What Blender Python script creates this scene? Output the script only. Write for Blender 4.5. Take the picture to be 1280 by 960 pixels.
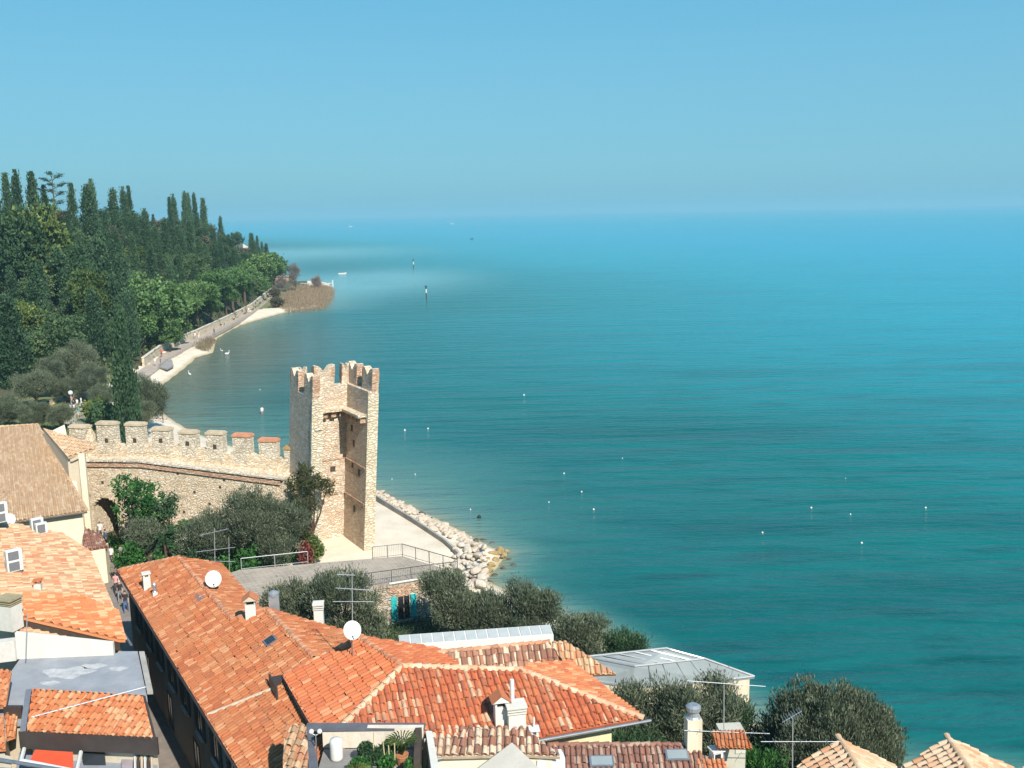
import bpy, bmesh, math, random
import numpy as np
from mathutils import Vector, Matrix
from mathutils.geometry import tessellate_polygon
random.seed(7); RNG = np.random.default_rng(7)
for o in list(bpy.data.objects): bpy.data.objects.remove(o)
SC = bpy.context.scene; COL = SC.collection
PI = math.pi

# ---------------------------------------------------------------- camera, light, exposure
H, FPX = 31.0, 1229.0                      # eye height over the lake, focal length in px of a 1280 px wide frame
ROLL = math.radians(1.04); PITCH = math.atan((480-265.6)/FPX)
R0 = np.array([1., 0, 0]); F0 = np.array([0, math.cos(PITCH), -math.sin(PITCH)]); U0 = np.array([0, math.sin(PITCH), math.cos(PITCH)])
CR = math.cos(ROLL)*R0 - math.sin(ROLL)*U0; CU = math.sin(ROLL)*R0 + math.cos(ROLL)*U0
cam = bpy.data.cameras.new('camera'); cam.sensor_width = 36; cam.lens = 36*FPX/1280; cam.clip_start = .5; cam.clip_end = 120000
camo = bpy.data.objects.new('camera', cam); COL.objects.link(camo)
camo.matrix_world = Matrix(((CR[0], CU[0], -F0[0], 0), (CR[1], CU[1], -F0[1], 0), (CR[2], CU[2], -F0[2], H), (0, 0, 0, 1)))
SC.camera = camo
SUN_DIR = Vector((.505, -.865, .86)).normalized()      # towards the sun: behind the viewer's right shoulder
SUN_EL = math.asin(SUN_DIR.z); SUN_ROT = math.atan2(SUN_DIR.x, SUN_DIR.y)
world = bpy.data.worlds.new('World'); SC.world = world; world.use_nodes = True
nt = world.node_tree; nt.nodes.clear()
sky = nt.nodes.new('ShaderNodeTexSky'); sky.sky_type = 'NISHITA'; sky.sun_disc = False
sky.sun_elevation = SUN_EL; sky.sun_rotation = SUN_ROT; sky.altitude = 60; sky.air_density = 1.0; sky.dust_density = 1.2; sky.ozone_density = 1.6
tint = nt.nodes.new('ShaderNodeMix'); tint.data_type = 'RGBA'; tint.blend_type = 'MULTIPLY'; tint.inputs[0].default_value = 1
tint.inputs[7].default_value = (.66, 1.0, .93, 1)
bg = nt.nodes.new('ShaderNodeBackground'); bg.inputs['Strength'].default_value = .113
wo = nt.nodes.new('ShaderNodeOutputWorld')
# the lake's milky blue summer air, by height over the horizon, mixed into the physical sky
tc = nt.nodes.new('ShaderNodeTexCoord'); sx = nt.nodes.new('ShaderNodeSeparateXYZ'); nt.links.new(tc.outputs['Generated'], sx.inputs[0])
cr_ = nt.nodes.new('ShaderNodeValToRGB'); nt.links.new(sx.outputs[2], cr_.inputs[0])
AIR = [(0, (1.10, 2.86, 4.0)), (.04, (1.12, 2.9, 4.05)), (.14, (.98, 2.82, 4.15)), (.28, (.62, 2.6, 4.3)), (1, (.3, 1.3, 3.2))]
while len(cr_.color_ramp.elements) < len(AIR): cr_.color_ramp.elements.new(.5)
for e_, (p_, c_) in zip(cr_.color_ramp.elements, AIR): e_.position = p_; e_.color = (c_[0]/6, c_[1]/6, c_[2]/6, 1)
up_ = nt.nodes.new('ShaderNodeVectorMath'); up_.operation = 'SCALE'; up_.inputs['Scale'].default_value = 6; nt.links.new(cr_.outputs[0], up_.inputs[0])
air = nt.nodes.new('ShaderNodeMix'); air.data_type = 'RGBA'; air.inputs[0].default_value = .85; nt.links.new(tint.outputs[2], air.inputs[6]); nt.links.new(up_.outputs[0], air.inputs[7])
nt.links.new(sky.outputs[0], tint.inputs[6]); nt.links.new(air.outputs[2], bg.inputs[0]); nt.links.new(bg.outputs[0], wo.inputs[0])
sl = bpy.data.lights.new('sun', 'SUN'); sl.energy = 5.0; sl.angle = math.radians(.5); sl.color = (1, .95, .86)
so = bpy.data.objects.new('sun', sl); COL.objects.link(so); so.rotation_euler = SUN_DIR.to_track_quat('Z', 'Y').to_euler(); so.location = (60, -40, 120)
SC.view_settings.view_transform = 'Standard'; SC.view_settings.look = 'None'; SC.view_settings.exposure = .62; SC.view_settings.gamma = 1
SC.view_settings.use_curve_mapping = False
SC.cycles.max_bounces = 6; SC.cycles.diffuse_bounces = 3; SC.cycles.glossy_bounces = 2; SC.cycles.transmission_bounces = 3; SC.cycles.volume_bounces = 1
SC.cycles.use_denoising = True
HAZE_DENSITY = .00018

# ---------------------------------------------------------------- measuring helpers (surveying the photo into metres)
def ray(u, v): return F0 + CR*(u-640)/FPX - CU*(v-480)/FPX
EYE = np.array([0, 0, H])
def P(u, v, z): d = ray(u, v); return EYE + d*((z-H)/d[2])          # where a sight line meets level z
def D(u, v, y): d = ray(u, v); return EYE + d*(y/d[1])              # where a sight line meets the upright plane at depth y
def plane3(a, b, c):
    n = np.cross(b-a, c-a); n = n/np.linalg.norm(n); n = -n if n[2] < 0 else n
    return n, n@a
def eave(a, b, deg, flip=1):                                         # roof plane rising from the eave a-b
    d = (b-a)/np.linalg.norm(b-a); h = np.cross([0, 0, 1], d)*flip; h = h/np.linalg.norm(h)
    return plane3(a, b, a + h*math.cos(math.radians(deg)) + np.array([0, 0, 1])*math.sin(math.radians(deg)))
def on(u, v, pl): d = ray(u, v); return EYE + d*((pl[1]-pl[0]@EYE)/(pl[0]@d))
def smooth(a, b, x): t = np.clip((x-a)/(b-a), 0, 1); return t*t*(3-2*t)

# ---------------------------------------------------------------- node helpers
def new_mat(name):
    m = bpy.data.materials.new(name); m.use_nodes = True; t = m.node_tree; t.nodes.clear()
    out = t.nodes.new('ShaderNodeOutputMaterial'); b = t.nodes.new('ShaderNodeBsdfPrincipled'); t.links.new(b.outputs[0], out.inputs[0])
    return m, t, b, out
def N(t, kind, **kw):
    n = t.nodes.new(kind)
    for k, v in kw.items(): setattr(n, k, v)
    return n
def L(t, a, b): t.links.new(a, b)
def rgba(c): return (c[0], c[1], c[2], 1)
def ramp(t, fac, stops, const=False):
    r = N(t, 'ShaderNodeValToRGB'); cr = r.color_ramp; cr.interpolation = 'CONSTANT' if const else 'LINEAR'
    while len(cr.elements) < len(stops): cr.elements.new(.5)
    for e, (p, c) in zip(cr.elements, stops): e.position = p; e.color = rgba(c)
    if fac is not None: L(t, fac, r.inputs[0])
    return r.outputs[0]
def mixc(t, fac, a, b, mode='MIX'):
    m = N(t, 'ShaderNodeMix', data_type='RGBA', blend_type=mode)
    for s, x in ((m.inputs[0], fac), (m.inputs[6], a), (m.inputs[7], b)):
        if hasattr(x, 'links'): L(t, x, s)
        elif isinstance(x, (int, float)): s.default_value = x
        else: s.default_value = rgba(x)
    return m.outputs[2]
def pos(t, scale=(1, 1, 1), local=False, rot=(0, 0, 0)):
    m = N(t, 'ShaderNodeMapping'); m.inputs['Scale'].default_value = scale; m.inputs['Rotation'].default_value = rot
    if local: L(t, N(t, 'ShaderNodeTexCoord').outputs['Object'], m.inputs[0])
    else: L(t, N(t, 'ShaderNodeNewGeometry').outputs['Position'], m.inputs[0])
    return m.outputs[0]
def noise(t, vec, scale, detail=4, rough=.55):
    n = N(t, 'ShaderNodeTexNoise'); n.inputs['Scale'].default_value = scale; n.inputs['Detail'].default_value = detail; n.inputs['Roughness'].default_value = rough
    L(t, vec, n.inputs['Vector']); return n.outputs['Fac']
def bump(t, b, height, strength=.4, dist=.03):
    n = N(t, 'ShaderNodeBump'); n.inputs['Strength'].default_value = strength; n.inputs['Distance'].default_value = dist
    L(t, height, n.inputs['Height']); L(t, n.outputs[0], b.inputs['Normal'])
def mrange(t, x, a, b, c=0, d=1):
    m = N(t, 'ShaderNodeMapRange'); m.inputs[1].default_value = a; m.inputs[2].default_value = b; m.inputs[3].default_value = c; m.inputs[4].default_value = d
    L(t, x, m.inputs[0]); return m.outputs[0]

MATS = {}
def plain(name, c, rough=.75, var=.25, scale=1.6, metal=0., c2=None, local=False, bmp=.15):
    if name in MATS: return MATS[name]
    m, t, b, _ = new_mat(name); p = pos(t, local=local)
    n1 = noise(t, p, scale, 5, .6); n2 = noise(t, p, scale*9, 3)
    c2 = c2 or tuple(x*(1-var) for x in c)
    col = mixc(t, mrange(t, n1, .35, .68), c, c2)
    col = mixc(t, mrange(t, n2, .3, .75, 0, .35), col, tuple(x*(1-.6*var) for x in c2))
    L(t, col, b.inputs['Base Color']); b.inputs['Roughness'].default_value = rough; b.inputs['Metallic'].default_value = metal
    if bmp: bump(t, b, n2, bmp, .02)
    MATS[name] = m; return m
def plaster(name, c, stain=(.35, .29, .2)):
    if name in MATS: return MATS[name]
    m, t, b, _ = new_mat(name)
    n1 = noise(t, pos(t, (1, 1, .22)), 1.1, 6, .65); n2 = noise(t, pos(t), 5, 5, .6); n3 = noise(t, pos(t), 26, 3)
    col = mixc(t, mrange(t, n1, .48, .74, 0, .6), c, stain); col = mixc(t, mrange(t, n2, .42, .7, 0, .35), col, tuple(x*.72 for x in c))
    L(t, col, b.inputs['Base Color']); b.inputs['Roughness'].default_value = .92; bump(t, b, n3, .25, .02)
    MATS[name] = m; return m
def stone(name, cols, mortar, scale=2.0, squash=1.7, dirt=(.2, .16, .11), local=False, hole=0.):
    if name in MATS: return MATS[name]
    m, t, b, _ = new_mat(name)
    base = pos(t, (1, 1, squash), local)
    wob = N(t, 'ShaderNodeTexNoise'); wob.inputs['Scale'].default_value = 2.2; L(t, base, wob.inputs['Vector'])
    add = N(t, 'ShaderNodeMix', data_type='VECTOR'); add.inputs[0].default_value = .1; L(t, base, add.inputs[4]); L(t, wob.outputs['Color'], add.inputs[5])
    v1 = N(t, 'ShaderNodeTexVoronoi'); v1.inputs['Scale'].default_value = scale; L(t, add.outputs[1], v1.inputs['Vector'])
    v2 = N(t, 'ShaderNodeTexVoronoi', feature='DISTANCE_TO_EDGE'); v2.inputs['Scale'].default_value = scale; L(t, add.outputs[1], v2.inputs['Vector'])
    sep = N(t, 'ShaderNodeSeparateColor'); L(t, v1.outputs['Color'], sep.inputs[0])
    col = ramp(t, sep.outputs[0], [(i/len(cols), c) for i, c in enumerate(cols)], True)
    n1 = noise(t, pos(t, local=local), .7, 6, .6); n2 = noise(t, pos(t, local=local), 9, 4, .65)
    col = mixc(t, mrange(t, n2, .3, .75, 0, .55), col, mortar)
    col = mixc(t, mrange(t, v2.outputs['Distance'], .02, .07, .5, 0), col, tuple(x*.72 for x in mortar))
    col = mixc(t, mrange(t, n1, .5, .72, 0, .45), col, dirt)
    L(t, col, b.inputs['Base Color']); b.inputs['Roughness'].default_value = .95
    h = N(t, 'ShaderNodeMath', operation='ADD'); L(t, mrange(t, v2.outputs['Distance'], 0, .14), h.inputs[0]); L(t, n2, h.inputs[1])
    bump(t, b, h.outputs[0], .9, .09)
    MATS[name] = m; return m
def tiles(name, cols, weather, dark, w_amt=.35, d_amt=.35):
    """clay tiles: every tile draws its own fired colour from cols; lichen and soot lie over them in patches"""
    if name in MATS: return MATS[name]
    m, t, b, _ = new_mat(name)
    a = N(t, 'ShaderNodeAttribute', attribute_name='rnd')
    col = ramp(t, a.outputs['Fac'], [(i/len(cols), c) for i, c in enumerate(cols)], True)
    n1 = noise(t, pos(t), .55, 6, .65); n2 = noise(t, pos(t), 3.2, 6, .7); n3 = noise(t, pos(t), 22, 4)
    col = mixc(t, mrange(t, n1, .45, .68, 0, w_amt), col, weather)
    col = mixc(t, mrange(t, n2, .52, .72, 0, d_amt), col, dark)
    col = mixc(t, mrange(t, n3, .35, .75, 0, .3), col, tuple(x*.6 for x in weather))
    col = mixc(t, mrange(t, noise(t, pos(t), 8, 5, .7), .58, .7, 0, .55), col, (.30, .24, .15)); col = mixc(t, mrange(t, noise(t, pos(t), 1.3, 5, .75), .55, .72, 0, d_amt*.8), col, tuple(x*1.6 for x in dark))
    L(t, col, b.inputs['Base Color']); b.inputs['Roughness'].default_value = .9; bump(t, b, n3, .3, .015)
    MATS[name] = m; return m
def foliage(name, a, bcol, young=None, trans=.22, obj_var=.5):
    if name in MATS: return MATS[name]
    m, t, b, out = new_mat(name)
    at = N(t, 'ShaderNodeAttribute', attribute_name='rnd'); oi = N(t, 'ShaderNodeObjectInfo')
    col = ramp(t, at.outputs['Fac'], [(0, a), (.75, bcol), (1, young or bcol)])
    hsv = N(t, 'ShaderNodeHueSaturation'); L(t, col, hsv.inputs['Color'])
    L(t, mrange(t, oi.outputs['Random'], 0, 1, 1-.5*obj_var, 1+.5*obj_var), hsv.inputs['Value']); L(t, mrange(t, oi.outputs['Random'], 0, 1, .51, .485), hsv.inputs['Hue'])
    L(t, hsv.outputs[0], b.inputs['Base Color']); b.inputs['Roughness'].default_value = .6; b.inputs['Specular IOR Level'].default_value = .25
    tr = N(t, 'ShaderNodeBsdfTranslucent'); L(t, hsv.outputs[0], tr.inputs[0])
    mx = N(t, 'ShaderNodeMixShader'); mx.inputs[0].default_value = trans; L(t, b.outputs[0], mx.inputs[1]); L(t, tr.outputs[0], mx.inputs[2]); L(t, mx.outputs[0], out.inputs[0])
    MATS[name] = m; return m

# ---------------------------------------------------------------- object helpers
WORLD = {}                                  # name -> world origin of an object
def org(o): return WORLD[o.name] if o is not None else np.zeros(3)
def tag(o, label=None, cat=None, group=None, kind=None):
    if label: o['label'] = label
    if cat: o['category'] = cat
    if group: o['group'] = group
    if kind: o['kind'] = kind
    return o
def empty(name, loc, label, cat, group=None):
    o = bpy.data.objects.new(name, None); COL.objects.link(o); o.location = [float(x) for x in loc]; o.empty_display_size = .3
    WORLD[o.name] = np.array(loc, float); return tag(o, label, cat, group)
def link_mesh(name, me, parent=None, origin=None):
    o = bpy.data.objects.new(name, me); COL.objects.link(o)
    if parent is not None: o.parent = parent; WORLD[o.name] = org(parent)
    else:
        og = np.zeros(3) if origin is None else np.array(origin, float); o.location = [float(x) for x in og]; WORLD[o.name] = og
    return o
def np_mesh(name, verts, faces, mats, rnd=None, smooth_=False, midx=None):
    """verts (n,3), faces (m,k) of one size"""
    me = bpy.data.meshes.new(name); nv, (nf, k) = len(verts), faces.shape
    me.vertices.add(nv); me.vertices.foreach_set('co', np.asarray(verts, np.float32).ravel())
    me.loops.add(nf*k); me.loops.foreach_set('vertex_index', faces.astype(np.int32).ravel())
    me.polygons.add(nf); me.polygons.foreach_set('loop_start', np.arange(0, nf*k, k, dtype=np.int32))
    for m in mats: me.materials.append(m)
    if midx is not None: me.polygons.foreach_set('material_index', midx.astype(np.int32))
    if smooth_: me.polygons.foreach_set('use_smooth', np.ones(nf, bool))
    me.update(calc_edges=True)
    if rnd is not None:
        at = me.attributes.new('rnd', 'FLOAT', 'FACE'); at.data.foreach_set('value', np.asarray(rnd, np.float32))
    return me
class MB:
    """collects boxes, tubes, slabs in world metres and links them as ONE mesh object"""
    def __init__(s): s.v = []; s.f = []; s.m = []; s.r = []
    def add(s, vs, fs, mi=0, rnd=.5):
        o = len(s.v); s.v += [tuple(float(c) for c in x) for x in vs]
        for f in fs: s.f.append(tuple(o+i for i in f)); s.m.append(mi); s.r.append(rnd)
        return s
    def hexa(s, bot, top, mi=0, rnd=.5):
        n = len(bot); fs = [tuple(range(n))[::-1], tuple(range(n, 2*n))] + [(i, (i+1) % n, n+(i+1) % n, n+i) for i in range(n)]
        return s.add(list(bot)+list(top), fs, mi, rnd)
    def box(s, c, size, rz=0, mi=0, taper=1.):
        ca, sa = math.cos(rz), math.sin(rz); out = []
        for z, k in ((-.5, 1), (.5, taper)):
            for x, y in ((-.5, -.5), (.5, -.5), (.5, .5), (-.5, .5)):
                lx, ly = x*size[0]*k, y*size[1]*k; out.append((c[0]+lx*ca-ly*sa, c[1]+lx*sa+ly*ca, c[2]+z*size[2]))
        return s.hexa(out[:4], out[4:], mi)
    def slab(s, poly, down, mi=0):                                   # polygon extruded by the vector down
        poly = [np.array(p) for p in poly]; return s.hexa([p+down for p in poly], poly, mi)
    def prism(s, poly, z0, z1, mi=0):
        return s.hexa([(p[0], p[1], z0) for p in poly], [(p[0], p[1], z1) for p in poly], mi)
    def tube(s, a, b, r0, r1=None, n=6, mi=0):
        a, b = np.array(a, float), np.array(b, float); r1 = r0 if r1 is None else r1
        d = b-a; d = d/max(np.linalg.norm(d), 1e-9); x = np.cross(d, [0, 0, 1.]); x = np.array([1., 0, 0]) if np.linalg.norm(x) < 1e-4 else x/np.linalg.norm(x); y = np.cross(d, x)
        ring = [x*math.cos(2*PI*i/n)+y*math.sin(2*PI*i/n) for i in range(n)]
        return s.hexa([a+q*r0 for q in ring][::-1], [b+q*r1 for q in ring][::-1], mi)
    def ball(s, c, r, n=8, m=5, mi=0, sq=(1, 1, 1)):
        vs = []; fs = []
        for j in range(m+1):
            th = PI*j/m
            for i in range(n): vs.append((c[0]+r*sq[0]*math.sin(th)*math.cos(2*PI*i/n), c[1]+r*sq[1]*math.sin(th)*math.sin(2*PI*i/n), c[2]+r*sq[2]*math.cos(th)))
        for j in range(m):
            for i in range(n): fs.append((j*n+i, (j+1)*n+i, (j+1)*n+(i+1) % n, j*n+(i+1) % n))
        return s.add(vs, fs, mi)
    def lathe(s, c, prof, n=12, mi=0):                                # prof: (radius, z)
        vs = []; fs = []
        for r, z in prof:
            for i in range(n): vs.append((c[0]+r*math.cos(2*PI*i/n), c[1]+r*math.sin(2*PI*i/n), c[2]+z))
        for j in range(len(prof)-1):
            for i in range(n): fs.append((j*n+i, j*n+(i+1) % n, (j+1)*n+(i+1) % n, (j+1)*n+i))
        fs += [tuple(range(n))[::-1], tuple(range((len(prof)-1)*n, len(prof)*n))]
        return s.add(vs, fs, mi)
    def build(s, name, mats, parent=None, origin=None, smooth_=False, bevel=0):
        mats = mats if isinstance(mats, (list, tuple)) else [mats]
        if parent is None and origin is None:
            a = np.array(s.v); origin = [(a[:, 0].min()+a[:, 0].max())/2, (a[:, 1].min()+a[:, 1].max())/2, a[:, 2].min()]
        og = org(parent) if parent is not None else np.array(origin, float)
        me = bpy.data.meshes.new(name); me.from_pydata([tuple(np.array(p)-og) for p in s.v], [], s.f)
        for m in mats: me.materials.append(m)
        me.polygons.foreach_set('material_index', s.m); me.polygons.foreach_set('use_smooth', [smooth_]*len(s.f))
        at = me.attributes.new('rnd', 'FLOAT', 'FACE'); at.data.foreach_set('value', s.r)
        bm = bmesh.new(); bm.from_mesh(me); bmesh.ops.recalc_face_normals(bm, faces=bm.faces); bm.to_mesh(me); bm.free()
        o = link_mesh(name, me, parent, og)
        if bevel: b = o.modifiers.new('bevel', 'BEVEL'); b.width = bevel; b.segments = 2; b.limit_method = 'ANGLE'
        return o
def copy_tree(o, loc, parent=None, rz=None, scale=None):
    c = o.copy(); COL.objects.link(c)
    if parent is None:
        c.location = [float(x) for x in loc]; WORLD[c.name] = np.array(loc, float)
        if rz is not None: c.rotation_euler = (0, 0, rz)
        if scale is not None: c.scale = scale if isinstance(scale, (tuple, list)) else (scale,)*3
    else: c.parent = parent; WORLD[c.name] = org(parent)
    for ch in o.children: copy_tree(ch, loc, c)
    return c
def xy_dist(pts, line):
    """distance of points (n,2) to a polyline (m,2)"""
    best = np.full(len(pts), 1e12)
    for a, b in zip(line[:-1], line[1:]):
        d = b-a; q = np.clip(((pts-a)@d)/max(d@d, 1e-9), 0, 1); e = pts-(a+q[:, None]*d); best = np.minimum(best, (e*e).sum(1))
    return np.sqrt(best)
def inside(pts, poly):
    r = np.zeros(len(pts), bool); x, y = pts[:, 0], pts[:, 1]
    for a, b in zip(poly, np.roll(poly, -1, 0)):
        c = (a[1] > y) != (b[1] > y)
        with np.errstate(divide='ignore', invalid='ignore'): xi = (b[0]-a[0])*(y-a[1])/(b[1]-a[1])+a[0]
        r ^= c & (x < xi)
    return r

# ---------------------------------------------------------------- the shore and the ground
def p2(u, v, z=0): return P(u, v, z)[:2]
SHORE = np.array([(-620, 1500), (-430, 1320), (-262, 1010), (-205, 800), (-140, 575), (-110, 500), p2(345, 351), p2(384, 352), p2(408, 353), p2(415, 359), p2(413, 372), p2(402, 385), p2(375, 388),
    p2(353, 391), p2(335, 396), p2(317, 401), p2(300, 406.5), p2(285, 414), p2(272, 422), p2(267, 431), p2(265, 441), p2(254, 444), p2(244, 447), p2(238, 453), p2(226, 463), p2(206, 478), p2(194, 490), p2(190, 500), p2(197, 511), p2(214, 525),
    p2(238, 539), p2(268, 551), p2(300, 562), p2(335, 573), p2(372, 584), p2(420, 597), p2(462, 609), p2(500, 627), p2(540, 646), p2(580, 666), p2(612, 684), p2(632, 690), p2(622, 708), p2(604, 724),
    p2(640, 742), p2(700, 768), p2(760, 797), p2(830, 840), p2(925, 885), p2(960, 925), p2(1040, 955), p2(1290, 985), (45, 40), (70, -20), (60, -60)])
LAND = np.vstack([SHORE, [(-700, -60), (-900, 1500)]])
WALLTOP = [(176, 450), (203, 428), (242, 413), (285, 393), (316, 375), (339, 359)]
PZ = 1.1
WALLBASE = [P(u, v, PZ) for u, v in [(150, 480), (181, 458), (207, 438), (247, 421.5), (285, 403), (316, 386.5), (341, 365)]]
PATHEDGE = [P(u, v, PZ) for u, v in [(163, 487), (198, 461), (213, 448), (249, 428), (286, 408.5), (317, 391.5), (344, 369)]]
HILLFOOT = np.array([(-96, 60), (-92, 120), (-84, 165)] + [tuple(w[:2]) for w in WALLBASE[1:]] + [(-112, 470), (-121, 520), (-143, 585), (-207, 805), (-264, 1012), (-430, 1322)])
HILLPOLY = np.vstack([HILLFOOT, [(-900, 1400), (-900, 60)]])
def signed_shore(pts): d = xy_dist(pts, SHORE); return np.where(inside(pts, LAND), d, -d)
def ground_z(pts, sd=None):
    pts = np.atleast_2d(np.asarray(pts, float)); sd = signed_shore(pts) if sd is None else sd
    z = np.where(sd > 0, 1.5*(1-np.exp(-sd/4.5)), np.maximum(.16*sd, -5))
    inl = np.where(inside(pts, HILLPOLY), xy_dist(pts, HILLFOOT), 0)
    mask = smooth(175, 270, pts[:, 1]); bump_ = 1.2*np.sin(pts[:, 0]*.11)*np.sin(pts[:, 1]*.07)
    hill = 25.5*(1-np.exp(-np.maximum(inl-1, 0)*.62/25.5*1.35))+bump_*smooth(5, 20, inl)
    fall = 1-.45*smooth(430, 700, pts[:, 1])
    hill = hill*mask*fall + smooth(1, 3.5, inl)*1.2*smooth(160, 190, pts[:, 1])
    low = .035*np.maximum(inl-2, 0)*(1-mask)*smooth(100, 170, pts[:, 1])
    return np.where((inl < .01) & (pts[:, 1] > 165) & (pts[:, 0] < -55), np.minimum(z, .95), z)+hill+low
def gz(x, y): return float(ground_z([(x, y)])[0])
def on_ground(u, v):
    """walk a sight line until it meets the ground"""
    d = ray(u, v); t0 = None
    ys = np.arange(36, 900, .5); pts = EYE+d*(ys/d[1])[:, None]; z = ground_z(pts[:, :2]); k = np.argmax(pts[:, 2] <= z)
    return pts[k]
def polar(rs, a0, a1, na):
    th = np.radians(np.linspace(a0, a1, na)); rr, tt = np.meshgrid(rs, th, indexing='ij'); xy = np.stack([rr*np.sin(tt), rr*np.cos(tt)], -1).reshape(-1, 2)
    i, j = np.meshgrid(np.arange(len(rs)-1), np.arange(na-1), indexing='ij'); a = (i*na+j).ravel()
    return xy, np.stack([a, a+1, a+na+1, a+na], 1)[:, ::-1]

xy, fc = polar(np.concatenate([np.geomspace(6, 35, 20)[:-1], np.geomspace(35, 420, 330), np.geomspace(430, 2200, 50)]), -78, 62, 330)
sd = signed_shore(xy); gzv = ground_z(xy, sd)
keep = (sd[fc] > -45).any(1)
cen = xy[fc].mean(1); csd = sd[fc].mean(1)
m_sand, t, b, _ = new_mat('sand')
p = pos(t); n1 = noise(t, p, .35, 6); n2 = noise(t, p, 6, 5); n3 = noise(t, p, 40, 2)
col = mixc(t, mrange(t, n1, .4, .65), (.66, .565, .44), (.54, .455, .35)); col = mixc(t, mrange(t, n2, .45, .7, 0, .5), col, (.70, .62, .51)); col = mixc(t, mrange(t, n3, .55, .75, 0, .4), col, (.3, .25, .18))
sepz = N(t, 'ShaderNodeSeparateXYZ'); L(t, N(t, 'ShaderNodeNewGeometry').outputs['Position'], sepz.inputs[0])
col = mixc(t, mrange(t, sepz.outputs[2], .02, .3, .75, 0), col, (.33, .24, .1))              # wet, weedy line along the water
L(t, col, b.inputs['Base Color']); b.inputs['Roughness'].default_value = .95; bump(t, b, n2, .4, .1)
m_soil = plain('forest floor', (.055, .06, .025), .95, .5, .5, c2=(.09, .075, .04))
m_lawn = plain('lawn', (.10, .13, .035), .95, .4, .35, c2=(.19, .17, .07))
m_pave = plain('garden soil', (.085, .07, .04), .95, .4, .8, c2=(.06, .075, .03))
hillf = inside(cen, HILLPOLY)
mi = np.full(len(fc), 3); mi[(csd < 20) & (cen[:, 1] > 76)] = 0; mi[(csd < 3.2)] = 0
mi[(cen[:, 1] > 97) & (cen[:, 0] < -55) & (csd > 9)] = 2; mi[hillf & (cen[:, 1] > 165)] = 1; mi[(cen[:, 1] > 400)] = np.where(csd[cen[:, 1] > 400] < 9, 0, 1)
gm = np_mesh('ground', np.c_[xy, gzv], fc[keep], [m_sand, m_soil, m_lawn, m_pave], midx=mi[keep], smooth_=True)
tag(link_mesh('ground', gm), kind='structure')

# water: one sheet to the horizon, coloured by depth and lake-bed weed, with wind patches and wave streaks painted in
xy, fc = polar(np.concatenate([np.geomspace(30, 900, 420), np.geomspace(915, 60000, 70)]), -40, 40, 300)
sd = signed_shore(xy); dep = np.maximum(-sd, -2); dep = dep+smooth(-10, 14, xy[:, 0])*smooth(150, 70, xy[:, 1])*np.maximum(27-dep, 0)*smooth(.5, 5, dep)
shelf = 26*np.exp(-(((xy[:, 0]+66)/46)**2+((xy[:, 1]-470)/95)**2))+22*np.exp(-(((xy[:, 0]+190)/110)**2+((xy[:, 1]-840)/170)**2))
bay = np.exp(-(((xy[:, 0]+66)/27)**2+((xy[:, 1]-205)/75)**2))
keep = (sd[fc] < 6).any(1)
wm = np_mesh('lake', np.c_[xy, np.zeros(len(xy))], fc[keep], [])
for nm, val in (('depth', dep), ('shelf', shelf/26), ('bay', bay)):
    at = wm.attributes.new(nm, 'FLOAT', 'POINT'); at.data.foreach_set('value', val.astype(np.float32))
m_water, t, b, _ = new_mat('lake water')
A = lambda n: N(t, 'ShaderNodeAttribute', attribute_name=n).outputs['Fac']
wob = noise(t, pos(t, (.05, .12, 1)), 1, 5, .6)
dd = N(t, 'ShaderNodeMath', operation='MULTIPLY_ADD'); L(t, wob, dd.inputs[0]); dd.inputs[1].default_value = 14; dd.inputs[2].default_value = -7
d2 = N(t, 'ShaderNodeMath', operation='MULTIPLY'); L(t, dd.outputs[0], d2.inputs[0]); L(t, mrange(t, A('depth'), 0, 14), d2.inputs[1])
d3 = N(t, 'ShaderNodeMath', operation='ADD'); L(t, d2.outputs[0], d3.inputs[0]); L(t, A('depth'), d3.inputs[1])
WATER_STOPS = [(0, (.21, .22, .15)), (.04, (.10, .18, .15)), (.10, (.045, .145, .13)), (.17, (.006, .108, .105)), (.25, (.0003, .112, .104)), (.40, (.0002, .168, .186)), (.62, (.0003, .235, .30)), (1, (.001, .255, .37))]
sq_ = N(t, 'ShaderNodeMath', operation='POWER'); L(t, mrange(t, d3.outputs[0], 0, 420), sq_.inputs[0]); sq_.inputs[1].default_value = .62
col = ramp(t, sq_.outputs[0], WATER_STOPS)
col = mixc(t, mrange(t, A('shelf'), .08, .8, 0, .8), col, (.14, .33, .34))
col = mixc(t, mrange(t, A('bay'), .1, .8, 0, .95), col, (.085, .115, .085))
weed = noise(t, pos(t, (.012, .05, 1), rot=(0, 0, .12)), 1, 5, .6)  # lake-bed weed, with the darker wind patches painted into the same colour mask
sy = N(t, 'ShaderNodeSeparateXYZ'); L(t, N(t, 'ShaderNodeNewGeometry').outputs['Position'], sy.inputs[0])
near = mrange(t, sy.outputs[1], 60, 260, 1, .22)
wave_streak = noise(t, pos(t, (.07, .34, 1), rot=(0, 0, .08)), 1, 4, .6)  # dark streaks of the waves painted into the water colour
wm_ = N(t, 'ShaderNodeMath', operation='MAXIMUM'); L(t, mrange(t, weed, .46, .66, 0, .7), wm_.inputs[0]); L(t, mrange(t, wave_streak, .48, .68, 0, .7), wm_.inputs[1])
wf = N(t, 'ShaderNodeMath', operation='MULTIPLY'); L(t, wm_.outputs[0], wf.inputs[0]); L(t, near, wf.inputs[1])
wg = N(t, 'ShaderNodeMath', operation='MULTIPLY'); L(t, wf.outputs[0], wg.inputs[0]); L(t, mrange(t, A('depth'), 8, 26), wg.inputs[1])
col = mixc(t, wg.outputs[0], col, (.0005, .045, .048))
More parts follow.
